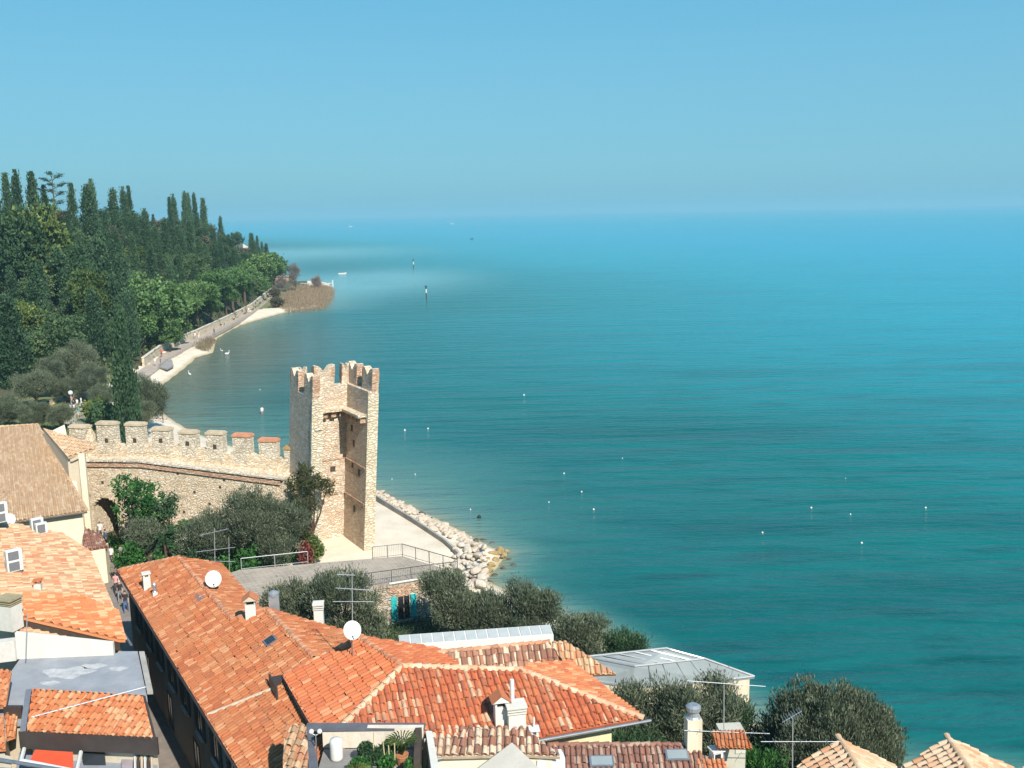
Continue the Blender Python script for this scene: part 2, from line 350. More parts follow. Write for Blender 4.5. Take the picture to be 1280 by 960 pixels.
L(t, col, b.inputs['Base Color']); b.inputs['Roughness'].default_value = .15; b.inputs['IOR'].default_value = 1.33; b.inputs['Specular IOR Level'].default_value = .22
wv = noise(t, pos(t, (.16, .62, 1), rot=(0, 0, .1)), 1, 4, .62); wv2 = noise(t, pos(t, (.035, .16, 1), rot=(0, 0, -.08)), 1, 4, .6)
hs = N(t, 'ShaderNodeMath', operation='MULTIPLY_ADD'); L(t, wv2, hs.inputs[0]); hs.inputs[1].default_value = 4.4; L(t, wv, hs.inputs[2])
wv3 = noise(t, pos(t, (.55, 2.1, 1), rot=(0, 0, .16)), 1, 3, .6); h3 = N(t, 'ShaderNodeMath', operation='MULTIPLY_ADD'); L(t, wv3, h3.inputs[0]); h3.inputs[1].default_value = .42; L(t, hs.outputs[0], h3.inputs[2])
bump(t, b, h3.outputs[0], .7, .46)
wm.materials.append(m_water); tag(link_mesh('lake', wm), kind='structure')

# promenade along the foot of the hill
m_path = plain('promenade paving', (.42, .35, .29), .9, .25, .6)
mb = MB()
for i in range(len(WALLBASE)-1):
    q = [WALLBASE[i], WALLBASE[i+1], PATHEDGE[i+1], PATHEDGE[i]]; q = [np.array([x[0], x[1], PZ+.02]) for x in q]; mb.slab(q, np.array([0, 0, -.75]))
tag(mb.build('promenade', m_path, origin=(0, 0, 0)), kind='structure')
mb = MB(); q = [P(u, v, PZ) for u, v in [(197, 459), (209, 461.5), (217, 457), (215, 450), (207, 449)]]; mb.slab([np.array([x[0], x[1], PZ+.08]) for x in q], np.array([0, 0, -.3]))
tag(mb.build('path_terrace', plain('grey paving', (.30, .28, .27), .9, .2, 1), origin=(0, 0, 0)), kind='structure')
mb = MB(); q = [P(u, v, 0) for u, v in [(78, 534), (112, 534), (106, 500), (86, 500)]]
q = [on_ground(u, v) for u, v in [(80, 532), (108, 532), (104, 503), (88, 503)]]; mb.slab([x+np.array([0, 0, .06]) for x in q], np.array([0, 0, -.3]))
tag(mb.build('garden_path', m_path, origin=(0, 0, 0)), kind='structure')

# ---------------------------------------------------------------- tiled roofs
def clip_poly_2d(pts, poly):
    return inside(pts, poly)
def tile_slope(name, pl, px, mat, parent, pitch=.27, course=.40, pts3=None, thick=.14, seed=0, mess=.012, edge=True):
    """real half-round clay tiles laid course by course up one roof plane, cut to its outline, on a thin deck"""
    rg = np.random.default_rng(seed+len(px or pts3)*7); n = pl[0]
    poly3 = [on(u, v, pl) for u, v in px] if pts3 is None else [np.array(q) for q in pts3]
    ev = np.array([0, 0, 1])-n*n[2]; ev = ev/np.linalg.norm(ev); eu = np.cross(ev, n); o = poly3[0]
    q2 = np.array([[(q-o)@eu, (q-o)@ev] for q in poly3])
    area = .5*np.sum(q2[:, 0]*np.roll(q2[:, 1], -1)-np.roll(q2[:, 0], -1)*q2[:, 1])
    if area < 0: q2 = q2[::-1]; poly3 = poly3[::-1]
    u0, v0 = q2.min(0); u1, v1 = q2.max(0)
    I = np.arange(int(u0/pitch)-1, int(u1/pitch)+2); J = np.arange(int(v0/course)-1, int(v1/course)+2)
    ii, jj = [a.ravel() for a in np.meshgrid(I, J, indexing='ij')]; nt_ = len(ii)
    rnd = rg.random(nt_); uc = (ii+.5)*pitch+rg.normal(0, mess, nt_); vc = jj*course+rg.normal(0, mess*1.3, nt_)+((ii*37) % 11)*.008
    slip = rg.random(nt_) < .03; vc = vc-np.where(slip, rg.uniform(.05, .16, nt_), 0); uc = uc+np.where(slip, rg.normal(0, .03, nt_), 0)
    A_ = np.linspace(0, PI, 6); r = pitch*.345
    V = []; F = []; R = []
    hh = .05+rg.normal(0, .006, nt_); tw = rg.normal(0, .012, nt_)
    prof = np.stack([-np.cos(A_)*r, np.sin(A_)*r*1.12], 1)                      # (6,2)
    low = np.stack([uc[:, None]+prof[:, 0]*1.08+tw[:, None], np.repeat(vc[:, None]-.03, 6, 1), prof[:, 1][None]*1.05+hh[:, None]], -1)
    up = np.stack([uc[:, None]+prof[:, 0]*.9-tw[:, None], np.repeat(vc[:, None]+course*1.06, 6, 1), prof[:, 1][None]*.9+.012+0*hh[:, None]], -1)
    tv = np.concatenate([low, up], 1).reshape(-1, 3)                            # 12 per tile
    k = np.arange(5); f = np.stack([k, k+1, k+7, k+6], 1); tf = (f[None]+(np.arange(nt_)*12)[:, None, None]).reshape(-1, 4)
    g0 = np.stack([np.stack([uc+pitch*.5-pitch*.25, vc, np.full(nt_, .035)], -1), np.stack([uc+pitch*.5+pitch*.25, vc, np.full(nt_, .035)], -1),
                   np.stack([uc+pitch*.5+pitch*.25, vc+course, np.full(nt_, .012)], -1), np.stack([uc+pitch*.5-pitch*.25, vc+course, np.full(nt_, .012)], -1)], 1).reshape(-1, 3)
    gf = np.arange(nt_*4).reshape(-1, 4)+len(tv)
    V = np.concatenate([tv, g0]); F = np.concatenate([tf, gf]); R = np.concatenate([np.repeat(rnd, 5), rg.random(nt_)])
    # cut the courses to the outline, one convex piece at a time
    e_ = np.roll(q2, -1, 0)-q2; cz = e_[:, 0]*np.roll(e_, -1, 0)[:, 1]-e_[:, 1]*np.roll(e_, -1, 0)[:, 0]
    if (cz > -1e-6).all(): pieces = [q2]
    else: pieces = [q2[list(tr)] for tr in tessellate_polygon([[Vector((x, y, 0)) for x, y in q2]])]
    bm = bmesh.new(); me = bpy.data.meshes.new(name); me.materials.append(mat)
    for pc in pieces:
        ar = .5*np.sum(pc[:, 0]*np.roll(pc[:, 1], -1)-np.roll(pc[:, 0], -1)*pc[:, 1]); pc = pc[::-1] if ar < 0 else pc
        c = V[F].mean(1)[:, :2]; grow = inside(c, pc) | (xy_dist(c, np.vstack([pc, pc[:1]])) < max(pitch, course)*1.3); F2 = F[grow]
        if not len(F2): continue
        used = np.unique(F2); rem = np.full(len(V), -1); rem[used] = np.arange(len(used)); tm = np_mesh('cut', V[used], rem[F2], [mat], R[grow], True)
        b2 = bmesh.new(); b2.from_mesh(tm)
        for a, b_ in zip(pc, np.roll(pc, -1, 0)):
            d = b_-a; L_ = np.linalg.norm(d)
            if L_ < 1e-3: continue
            out = np.array([d[1], -d[0]])/L_; off = a+out*(.06 if out[1] < -.9 and abs(a[1]-v0) < .05 else .0)
            bmesh.ops.bisect_plane(b2, geom=b2.verts[:]+b2.edges[:]+b2.faces[:], plane_co=(off[0], off[1], 0), plane_no=(out[0], out[1], 0), clear_outer=True, dist=1e-5)
        b2.to_mesh(tm); b2.free(); bm.from_mesh(tm); bpy.data.meshes.remove(tm)
    lay = bm.faces.layers.float.get('rnd')
    bv = [bm.verts.new((a[0], a[1], -.002)) for a in q2]; bl = [bm.verts.new((a[0], a[1], -thick)) for a in q2]
    nq = len(q2); fs = [bm.faces.new(bv), bm.faces.new(bl[::-1])]+[bm.faces.new((bl[i], bl[(i+1) % nq], bv[(i+1) % nq], bv[i])) for i in range(nq)]
    for f_ in fs: f_[lay] = .3
    M = np.eye(4); M[:3, 0] = eu; M[:3, 1] = ev; M[:3, 2] = n; M[:3, 3] = o-org(parent)
    bm.transform(Matrix(M.tolist())); bm.to_mesh(me); bm.free()
    return link_mesh(name, me, parent)
def ridge_tiles(name, pts, mat, parent, r=.15, step=.42):
    mb = MB(); rg = random.Random(len(pts)*13+int(abs(pts[0][0])*10))
    for a, b in zip(pts[:-1], pts[1:]):
        a, b = np.array(a), np.array(b); ln = np.linalg.norm(b-a); d = (b-a)/ln; side = np.cross(d, [0, 0, 1.]); side /= np.linalg.norm(side); up = np.cross(side, d)
        for k in range(max(1, int(round(ln/step)))):
            n_ = max(1, int(round(ln/step))); p0 = a+d*ln*k/n_; p1 = a+d*ln*(k+1.12)/n_; vs = []
            j = rg.uniform(-.02, .02)
            for p, rr, lift in ((p0, r*.9, .02), (p1, r*1.08, .055)):
                for q in range(6): th = PI*q/5; vs.append(p+side*(math.cos(th)*rr+j)+up*(math.sin(th)*rr*.85+lift-.02))
            for p, rr in ((p0, r*.78), (p1, r*.95)):
                for q in range(6): th = PI*q/5; vs.append(p+side*(math.cos(th)*rr+j)+up*(math.sin(th)*rr*.8))
            fs = [(q, q+1, q+7, q+6) for q in range(5)]+[(12+q, 18+q, 19+q, 13+q) for q in range(5)]+[(6+q, 7+q, 19+q, 18+q) for q in range(5)]+[(q, 12+q, 13+q, q+1) for q in range(5)]
            mb.add(vs, fs, 0, rg.random())
    return mb.build(name, mat, parent, smooth_=False)
def walls(name, poly, tops, z0, mat, parent, inset=.4):
    """upright walls under the eaves: poly 3-D eave corners pulled in by inset metres"""
    q = np.array([p[:2] for p in poly]); c = q.mean(0); mb = MB(); n_ = len(q); out = []
    for p in q: d = c-p; out.append(p+d/np.linalg.norm(d)*inset)
    mb.hexa([(p[0], p[1], z0) for p in out], [(p[0], p[1], t_) for p, t_ in zip(out, tops)]); return mb.build(name, mat, parent)

ORANGE = [(.46, .115, .04), (.53, .155, .06), (.40, .10, .04), (.58, .20, .085), (.50, .14, .05), (.62, .27, .13), (.44, .12, .045), (.56, .18, .07)]
T_ORANGE = tiles('orange clay tiles', ORANGE, (.42, .20, .09), (.17, .085, .04), .45, .4)
T_PINK = tiles('salmon clay tiles', [(.46, .122, .042), (.43, .108, .036), (.49, .146, .054), (.44, .115, .038), (.39, .098, .034), (.55, .23, .11)], (.48, .16, .07), (.26, .10, .05), .4, .35)
T_STREAK = tiles('red and cream clay tiles', [(.45, .10, .035), (.50, .135, .048), (.38, .082, .033), (.47, .11, .038), (.60, .40, .25), (.33, .085, .04), (.51, .15, .055), (.43, .095, .035), (.48, .12, .04), (.40, .09, .035), (.54, .27, .15), (.46, .105, .037)], (.42, .18, .09), (.11, .06, .035), .4, .7)
T_CREAM = tiles('cream and salmon clay tiles', [(.54, .37, .22), (.50, .30, .16), (.46, .19, .085), (.58, .43, .28), (.41, .15, .065), (.52, .33, .19), (.48, .25, .13), (.36, .21, .115)], (.50, .34, .21), (.26, .16, .09), .35, .4)
T_HOT = tiles('bright orange clay tiles', [(.50, .14, .042), (.54, .19, .07), (.45, .115, .037), (.56, .25, .11), (.51, .155, .05), (.58, .33, .17)], (.60, .30, .15), (.4, .14, .06), .3, .2)
T_BROWN = tiles('brown weathered clay tiles', [(.24, .10, .065), (.20, .085, .06), (.29, .125, .085), (.40, .28, .2), (.22, .09, .065), (.17, .08, .06), (.32, .16, .11)], (.25, .15, .11), (.09, .055, .045), .5, .5)
T_TAN = tiles('tan clay tiles', [(.47, .31, .18), (.52, .36, .22), (.42, .26, .15), (.57, .42, .28), (.49, .32, .19), (.44, .29, .18)], (.42, .29, .18), (.24, .15, .09), .4, .35)
T_BLOND = tiles('blond clay tiles', [(.54, .36, .23), (.58, .42, .28), (.49, .28, .16), (.56, .38, .25), (.44, .21, .10), (.53, .34, .21)], (.58, .42, .28), (.34, .2, .12), .35, .3)
CREAM = plaster('cream plaster', (.66, .57, .42)); WHITEW = plaster('white plaster', (.58, .55, .49), (.5, .45, .38)); YELLOW = plaster('yellow plaster', (.66, .57, .34))
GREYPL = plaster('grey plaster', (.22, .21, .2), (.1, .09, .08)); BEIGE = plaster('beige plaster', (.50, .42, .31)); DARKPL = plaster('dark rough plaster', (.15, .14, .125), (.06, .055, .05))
S_TOWER = stone('pale tower stone', [(.66, .53, .39), (.71, .60, .46), (.56, .40, .27), (.75, .67, .55), (.62, .44, .30), (.48, .37, .28), (.69, .57, .43)], (.69, .56, .42), 3.0, 2.5, (.46, .30, .18))
S_TOWERG = S_TOWER
S_WALL = stone('golden wall stone', [(.74, .60, .42), (.78, .66, .48), (.64, .48, .31), (.80, .70, .55), (.72, .54, .36), (.54, .41, .29)], (.78, .64, .46), 3.2, 2.8, (.40, .29, .17))
S_QUOIN = stone('white corner stone', [(.66, .56, .41), (.62, .51, .36), (.70, .61, .47), (.57, .46, .32)], (.63, .51, .35), 2.4, 2.2, (.45, .34, .22))
BRICK = stone('old red brick', [(.56, .30, .18), (.60, .36, .23), (.48, .23, .13), (.64, .45, .31), (.54, .32, .2)], (.58, .44, .31), 3.2, 2.8, (.3, .15, .09))
WHITEP = plain('white paint', (.64, .63, .59), .5, .12, 3); DARKM = plain('dark brown sheet metal', (.055, .04, .034), .55, .3, 2); GREYM = plain('grey metal', (.30, .31, .33), .4, .25, 3, .6)
ALU = plain('aluminium tube', (.42, .43, .44), .5, .2, 5, .3); GLASSD = plain('dark glass', (.03, .035, .04), .12, .2, 2, bmp=0); BLACK = plain('black', (.015, .015, .016), .7, .2, 3)
ROOFGREY = plain('grey roofing felt', (.21, .225, .245), .85, .25, .9, c2=(.30, .31, .33)); CONC = plain('weathered concrete', (.40, .37, .33), .92, .35, .7)
TURQ = plain('turquoise paint', (.025, .42, .42), .6, .25, 4); WOODD = plain('dark wood', (.075, .05, .035), .8, .4, 5); WOODG = plain('grey driftwood', (.34, .31, .28), .9, .35, 4)
BARK = plain('bark', (.10, .075, .05), .95, .45, 6, local=True); BARKP = plain('pine bark', (.12, .075, .05), .95, .4, 5, local=True)
STEEL = plain('dull steel', (.45, .46, .47), .42, .2, 3, .6)
SKYGL = plain('pale panel glass', (.25, .29, .30), .65, .2, .7, bmp=0)

# ---------------------------------------------------------------- foliage
def leaves(name, p, d, ln, wd, rnd, mat, rg):
    """one small pointed leaf (or spray of leaves) per point"""
    n = len(p); d = d/np.maximum(np.linalg.norm(d, axis=1, keepdims=True), 1e-6)
    s = np.cross(d, rg.normal(size=(n, 3))); s /= np.maximum(np.linalg.norm(s, axis=1, keepdims=True), 1e-6)
    ln = (ln*rg.uniform(.6, 1.35, n))[:, None]; wd = (wd*rg.uniform(.7, 1.3, n))[:, None]
    V = np.stack([p-d*ln*.5, p+s*wd*.5, p+d*ln*.5, p-s*wd*.5], 1).reshape(-1, 3)
    return np_mesh(name, V, np.arange(4*n).reshape(-1, 4), [mat], np.clip(rnd, 0, 1))
def blob_points(lobes, n, rg, shell=.62, flat=1.):
    """points in clumps on a set of lobes (x, y, z, r)"""
    lobes = np.array(lobes, float); w = lobes[:, 3]**2; k = rg.choice(len(lobes), n, p=w/w.sum()); q = rg.normal(size=(n, 3)); q /= np.linalg.norm(q, axis=1, keepdims=True)
    rad = rg.uniform(shell, 1.04, n)**.8; pt = lobes[k, :3]+q*lobes[k, 3:4]*rad[:, None]*np.array([1, 1, flat]); return pt, q, k
def clumped(lobes, nclump, per, size, rg, shell=.6, flat=1.):
    c, q, k = blob_points(lobes, nclump, rg, shell, flat); ctone = rg.random(nclump)
    p = np.repeat(c, per, 0)+rg.normal(0, size, (nclump*per, 3)); out = np.repeat(q, per, 0)
    return p, out, np.clip(np.repeat(ctone, per)*.75+rg.random(nclump*per)*.3-.03, 0, 1)
def limbs(mb, base, lobes, r, rg, fork=.45):
    base = np.array(base, float); c = np.array([l[:3] for l in lobes]).mean(0); f = base+(c-base)*fork; f[:2] += rg.normal(0, .06*np.linalg.norm(c-base), 2)
    mb.tube(base-np.array([0, 0, .3]), base+(f-base)*.5, r*1.25, r*.85, 7); mb.tube(base+(f-base)*.5, f, r*.85, r*.7, 7)
    for l in lobes[:9]: e = np.array(l[:3]); m_ = (f+e)/2+np.array([0, 0, -.08*np.linalg.norm(e-f)]); mb.tube(f, m_, r*.5, r*.3, 5); mb.tube(m_, e, r*.3, r*.08, 5)
def tree_proto(kind, h, rad, seed, mat, bark, name='pine_tree'):
    """returns (crown mesh, trunk MB) standing at the origin"""
    rg = np.random.default_rng(seed); tb = MB()
    if kind == 'cypress':
        nc = int(150*h*rad/22); z = h*rg.beta(1.15, 1.25, nc); th = rg.uniform(0, 2*PI, nc); prof = rad*np.clip((z/h/.16), .35, 1)**.6*np.clip((1-z/h), 0, 1)**.82*1.3
        prof *= 1+.14*np.sin(th*3+z*.9+seed)+.1*np.sin(th*5-z*1.7)
        rr = prof*rg.uniform(.55, 1.04, nc); c = np.stack([np.cos(th)*rr, np.sin(th)*rr, z], 1); per = 26
        p = np.repeat(c, per, 0)+rg.normal(0, 1, (nc*per, 3))*np.array([.2*rad, .2*rad, .32*rad]); p[:, 2] = np.clip(p[:, 2], .2, h*1.01)
        d = np.stack([np.repeat(np.cos(th), per)*.35, np.repeat(np.sin(th), per)*.35, np.ones(nc*per)], 1)+rg.normal(0, .3, (nc*per, 3))
        rnd = np.clip(np.repeat(rg.random(nc), per)*.7+rg.random(nc*per)*.3, 0, 1)
        me = leaves('cypress crown', p, d, .5, .26, rnd, mat, rg); tb.tube((0, 0, -.6), (0, 0, h*.85), .2, .04, 7)
    elif kind == 'pine':                                             # umbrella pine
        lobes = []
        for k in range(11): a = k*2.4; q = rad*.72*math.sqrt((k+.3)/11); lobes.append((q*math.cos(a), q*math.sin(a), h-rad*.45-.62*q*q/rad+rg.uniform(-.25, .25), rad*rg.uniform(.36, .48)))
        p, q, rnd = clumped(lobes, int(270*rad/4), 26, .26, rg, .5, .9); sel = p[:, 2] > h-rad*1.45; p, q, rnd = p[sel], q[sel], rnd[sel]
        d = q+np.array([0, 0, .9])+rg.normal(0, .45, q.shape); me = leaves('pine crown', p, d, .5, .24, rnd, mat, rg); limbs(tb, (0, 0, 0), lobes, .28, rg, .68)
    elif kind == 'broad':
        lobes = [(rad*.62*math.cos(k*2.4)*math.sqrt((k+.2)/10), rad*.62*math.sin(k*2.4)*math.sqrt((k+.2)/10), h*.62+rg.uniform(-.2, .27)*h, rad*rg.uniform(.34, .56)) for k in range(11)]
        p, q, rnd = clumped(lobes, int(230*rad/4), 24, .34, rg, .5); d = q+rg.normal(0, .7, q.shape)+np.array([0, 0, .25]); me = leaves('broadleaf crown', p, d, .5, .34, rnd, mat, rg); limbs(tb, (0, 0, 0), lobes, .24, rg)
    elif kind == 'olive':                                            # near trees: feathery upright sprays
        lobes = [(rad*.66*math.cos(k*2.4)*math.sqrt((k+.2)/13), rad*.66*math.sin(k*2.4)*math.sqrt((k+.2)/13), h*.60+rg.uniform(-.22, .22)*h, rad*rg.uniform(.34, .5)) for k in range(14)]
        p, q, rnd = clumped(lobes, int(800*(rad/3)**1.7)+60, 38, .22, rg, .3); p[:, 2] = np.maximum(p[:, 2], h*.12+rg.uniform(0, .8, len(p)))
        d = q*.7+np.array([0, 0, 1.])+rg.normal(0, .45, q.shape); me = leaves('olive crown', p, d, .26, .055, rnd, mat, rg); limbs(tb, (0, 0, 0), lobes, .22, rg, .35)
    elif kind == 'bare':                                             # leafless tree: only fine twigs
        lobes = [(rad*.6*math.cos(k*2.4)*math.sqrt((k+.2)/10), rad*.6*math.sin(k*2.4)*math.sqrt((k+.2)/10), h*.62+rg.uniform(-.3, .28)*h, rad*rg.uniform(.3, .5)) for k in range(12)]
        p, q, rnd = clumped(lobes, 160, 18, .4, rg, .2); d = q*.5+np.array([0, 0, 1.1])+rg.normal(0, .3, q.shape); me = leaves('twigs', p, d, 1.1, .07, rnd, mat, rg); limbs(tb, (0, 0, 0), lobes, .2, rg, .3)
    return me, tb
F_CYP = foliage('cypress leaves', (.026, .06, .030), (.066, .125, .058), (.11, .175, .078), .3)
F_PINE = foliage('pine needles', (.05, .10, .034), (.105, .20, .062), (.20, .30, .10), .2, .3)
F_BROAD = foliage('broad leaves', (.046, .09, .038), (.11, .175, .07), (.17, .23, .09), .35)
F_LIME = foliage('yellow green leaves', (.05, .085, .02), (.11, .16, .04), (.18, .21, .06), .25)
F_DULL = foliage('brownish leaves', (.065, .06, .035), (.12, .105, .065), (.17, .14, .09), .2)
F_OLIVE = foliage('olive leaves', (.055, .072, .042), (.145, .172, .105), (.28, .30, .20), .3, .3)
F_LAUREL = foliage('laurel leaves', (.018, .068, .014), (.05, .16, .034), (.15, .30, .07), .3, .3)
F_DKGRN = foliage('deep green leaves', (.025, .06, .027), (.06, .118, .05), (.10, .16, .065), .3)
F_TWIG = foliage('bare twigs', (.13, .10, .09), (.22, .18, .16), None, .05)
F_REED = foliage('dry reeds', (.15, .115, .07), (.26, .205, .135), (.2, .19, .10), .15)
F_PALM = foliage('palm fronds', (.02, .055, .022), (.05, .11, .04), (.12, .19, .09), .2)
F_UNDER = foliage('undergrowth leaves', (.022, .04, .018), (.055, .085, .032), (.08, .11, .04), .2)
def plant_tree(name, loc, crown, trunk, bark, label, cat='tree', group=None, rz=0, scale=1., parts=('crown', 'trunk')):
    r = empty(name, loc, label, cat, group); r.rotation_euler = (0, 0, rz); r.scale = scale if isinstance(scale, (tuple, list)) else (scale,)*3
    WORLD[r.name] = np.zeros(3)
    link_mesh(parts[0], crown, r)
    if trunk is not None: o = trunk.build(parts[1], bark, r)
    return r

# ---------------------------------------------------------------- the wooded hill
PROT = {}
def proto(key, kind, h, rad, seed, mat, bark):
    if key not in PROT:
        me, tb = tree_proto(kind, h, rad, seed, mat, bark); PROT[key] = (me, tb, h, rad, bark); PROT[key] = [me, tb, h, rad, bark, None]
    return PROT[key]
def put(key, name, x, y, h, label, group, cat='tree', wide=1., z=None, rz=None):
    pr = PROT[key]; s = h/pr[2]; z = gz(x, y)-.1 if z is None else z; rz = random.uniform(0, 6.28) if rz is None else rz; sc = (s*wide, s*wide, s)
    if pr[5] is None:
        r = plant_tree(name, (x, y, z), pr[0], pr[1], pr[4], label, cat, group, rz, sc); pr[5] = r; return r
    c = copy_tree(pr[5], (x, y, z), None, rz, sc); c['label'] = label; c['category'] = cat
    if group: c['group'] = group
    elif 'group' in c: del c['group']
    return c
for i in range(4): proto('cyp%d' % i, 'cypress', 15, 1.5+.16*i, 11+i, F_CYP, BARK)
for i in range(3): proto('pine%d' % i, 'pine', 11, 4.3, 31+i, F_PINE, BARKP)
for i in range(4): proto('broad%d' % i, 'broad', 10, 4.0, 41+i, F_BROAD, BARK)
for i in range(2): proto('dull%d' % i, 'broad', 10, 4.0, 51+i, F_DULL, BARK)
for i in range(2): proto('lime%d' % i, 'broad', 9, 3.4, 61+i, F_LIME, BARK)
for i in range(2): proto('oak%d' % i, 'broad', 10, 4.4, 71+i, F_DKGRN, BARK)
for i in range(2): proto('dome%d' % i, 'broad', 10, 4.6, 35+i, F_PINE, BARKP)
for i in range(3): proto('olive%d' % i, 'olive', 6.5, 3.3, 81+i, F_OLIVE, BARK)
PLACED = []
def free(x, y, r): return all((x-a)**2+(y-b)**2 > (r+c)**2*.36 for a, b, c in PLACED)
G_CYP, G_PINE, G_BR, G_DULL, G_OAK = 'cypresses on the wooded hill', 'umbrella pines above the promenade', 'broadleaf trees on the wooded hill', 'brownish trees near the hill crest', 'dark evergreen trees on the wooded hill'
# skyline cypresses, seen against the sky: (u, v of the tip, depth, girth, words)
for u, v, y, w, words in [(6, 217, 262, 1.0, 'cypress tip at the far left edge of the skyline'), (18, 213, 258, 1.05, 'pointed cypress second from the left on the skyline'), (38, 216, 250, 1.5, 'broad cypress on the skyline just left of the gaunt cedar'),
        (54, 232, 262, .95, 'cypress standing inside the branches of the gaunt cedar'), (88, 230, 270, 1.15, 'ragged cypress on the skyline just right of the gaunt cedar'), (107, 231, 275, 1.7, 'stout cypress of the close pair right of the ragged one'),
        (113, 225, 282, 1.0, 'slim taller cypress of the close pair right of the ragged one'), (140, 235, 320, 1.5, 'stout cypress at the left of the skyline trio above the grey trees'), (153, 234, 326, 1.0, 'thin middle cypress of the skyline trio above the grey trees'), (160, 233, 334, .95, 'thin right cypress of the skyline trio above the grey trees'),
        (211, 247, 400, 1.0, 'short cypress of the distant skyline pair'), (216, 243, 410, 1.0, 'taller cypress of the distant skyline pair'), (230, 239, 425, 1.25, 'tallest cypress of the distant skyline row'), (235, 241, 432, 1.0, 'narrow second cypress of the distant skyline row'),
        (242, 241, 440, 1.05, 'third cypress of the distant skyline row'), (253, 248, 452, 1.25, 'last and shortest cypress of the distant skyline row'), (275, 270, 490, 1.0, 'lone small cypress on the skyline past the distant row'),
        (313, 291, 600, 1.15, 'first of three little cypresses at the far end of the hill'), (321, 295, 620, 1.05, 'second of three little cypresses at the far end of the hill'), (327, 302, 635, .95, 'last of three little cypresses at the far end of the hill')]:
    q = D(u, v, y); g = gz(q[0], y); put('cyp%d' % random.randrange(4), 'cypress', q[0], y, max(q[2]-g, 6), words, 'skyline cypresses', wide=w*15/max(q[2]-g, 6)*.92); PLACED.append((q[0], y, 1.6))
for u, v in [(178, 272), (192, 281), (205, 274), (215, 283), (226, 292), (236, 276), (248, 296), (184, 300), (131, 270), (166, 264), (256, 304), (97, 286), (66, 300), (112, 300), (14, 302), (30, 288), (198, 300), (222, 306), (268, 300), (240, 312), (84, 270), (142, 285)]:
    y = 225+.35*u+random.uniform(-8, 8) if u > 125 else 232+random.uniform(0, 14); q = D(u, v, y); g = gz(q[0], y); hh = max(q[2]-g, 7); put('cyp%d' % random.randrange(4), 'cypress', q[0], y, hh, 'tall slim cypress rising out of the wood halfway up the slope', 'tall cypresses halfway up the slope', wide=(.85+.2*random.random())*15/hh); PLACED.append((q[0], y, 1.5))
# umbrella pines behind the promenade wall
for u, v, y, w in [(192, 348, 226, 1.0), (172, 362, 214, .9), (212, 372, 232, .85), (243, 349, 258, 1.05), (232, 366, 250, .8), (268, 334, 285, 1.0), (288, 334, 300, 1.05), (303, 328, 322, 1.0), (318, 322, 360, 1.05), (330, 320, 385, 1.0), (342, 319, 430, .9), (281, 358, 290, .8), (304, 352, 325, .8), (322, 344, 355, .8), (210, 400, 222, .6), (262, 372, 268, .7)]:
    q = D(u, v, y); g = gz(q[0], y); put(('dome%d' % random.randrange(2)) if u < 225 or u > 312 else 'pine%d' % random.randrange(3), 'umbrella_pine', q[0], y, max(q[2]-g, 5), 'rounded bright green umbrella pine above the promenade wall', G_PINE, wide=w*1.32*(11/max(q[2]-g, 5))**.6); PLACED.append((q[0], y, 3.2))
# big trees of the left foreground slope, hand placed
for u, v, y, key, nm, w, words in [(150, 318, 205, 'cyp2', 'cypress', 1.25, 'tall dark cypress rising in front of the umbrella pines'), (124, 290, 212, 'cyp1', 'cypress', 1.6, 'broad dark cypress in the middle of the slope'), (147, 383, 127, 'cyp3', 'cypress', .82, 'tall cypress whose foot stands behind the city wall'),
        (40, 330, 200, 'cyp0', 'cypress', 1.5, 'wide cypress above the olive grove near the left edge'), (8, 372, 172, 'cyp2', 'cypress', 1.6, 'dense cypress cut by the left edge above the olive grove'), (34, 375, 190, 'lime1', 'broadleaf_tree', 1.0, 'yellow green tree above the olive grove'),
        (108, 345, 208, 'lime0', 'broadleaf_tree', 1.15, 'yellow green leafy tree beside the broad dark cypress'), (132, 350, 215, 'lime1', 'broadleaf_tree', 1.0, 'light green tree right of the broad dark cypress'),
        (20, 262, 225, 'oak0', 'evergreen_tree', 1.5, 'great olive green tree under the leftmost skyline cypresses'), (52, 268, 228, 'lime0', 'broadleaf_tree', 1.7, 'wide olive green tree under the gaunt cedar'), (84, 310, 225, 'oak1', 'evergreen_tree', 1.2, 'deep green tree in the middle of the left slope'), (68, 395, 190, 'broad2', 'broadleaf_tree', 1.2, 'rounded tree above the red parasol')]:
    q = D(u, v, y); g = gz(q[0], y); hh = max(q[2]-g, 5); k0 = PROT[key]
    put(key, nm, q[0], y, hh, words, None, wide=w*k0[2]/hh*(1 if 'cyp' in key else 1)); PLACED.append((q[0], y, 2 if 'cyp' in key else 3.5))
rg = random.Random(5); cand = []
for _ in range(6000):
    y = 168*(620/168)**(rg.random()**1.15); x = rg.uniform(-.56*y-6, -.2*y)
    cand.append((x, y))
ca = np.array(cand); ok = inside(ca, HILLPOLY); inl = xy_dist(ca, HILLFOOT); n_f = 0
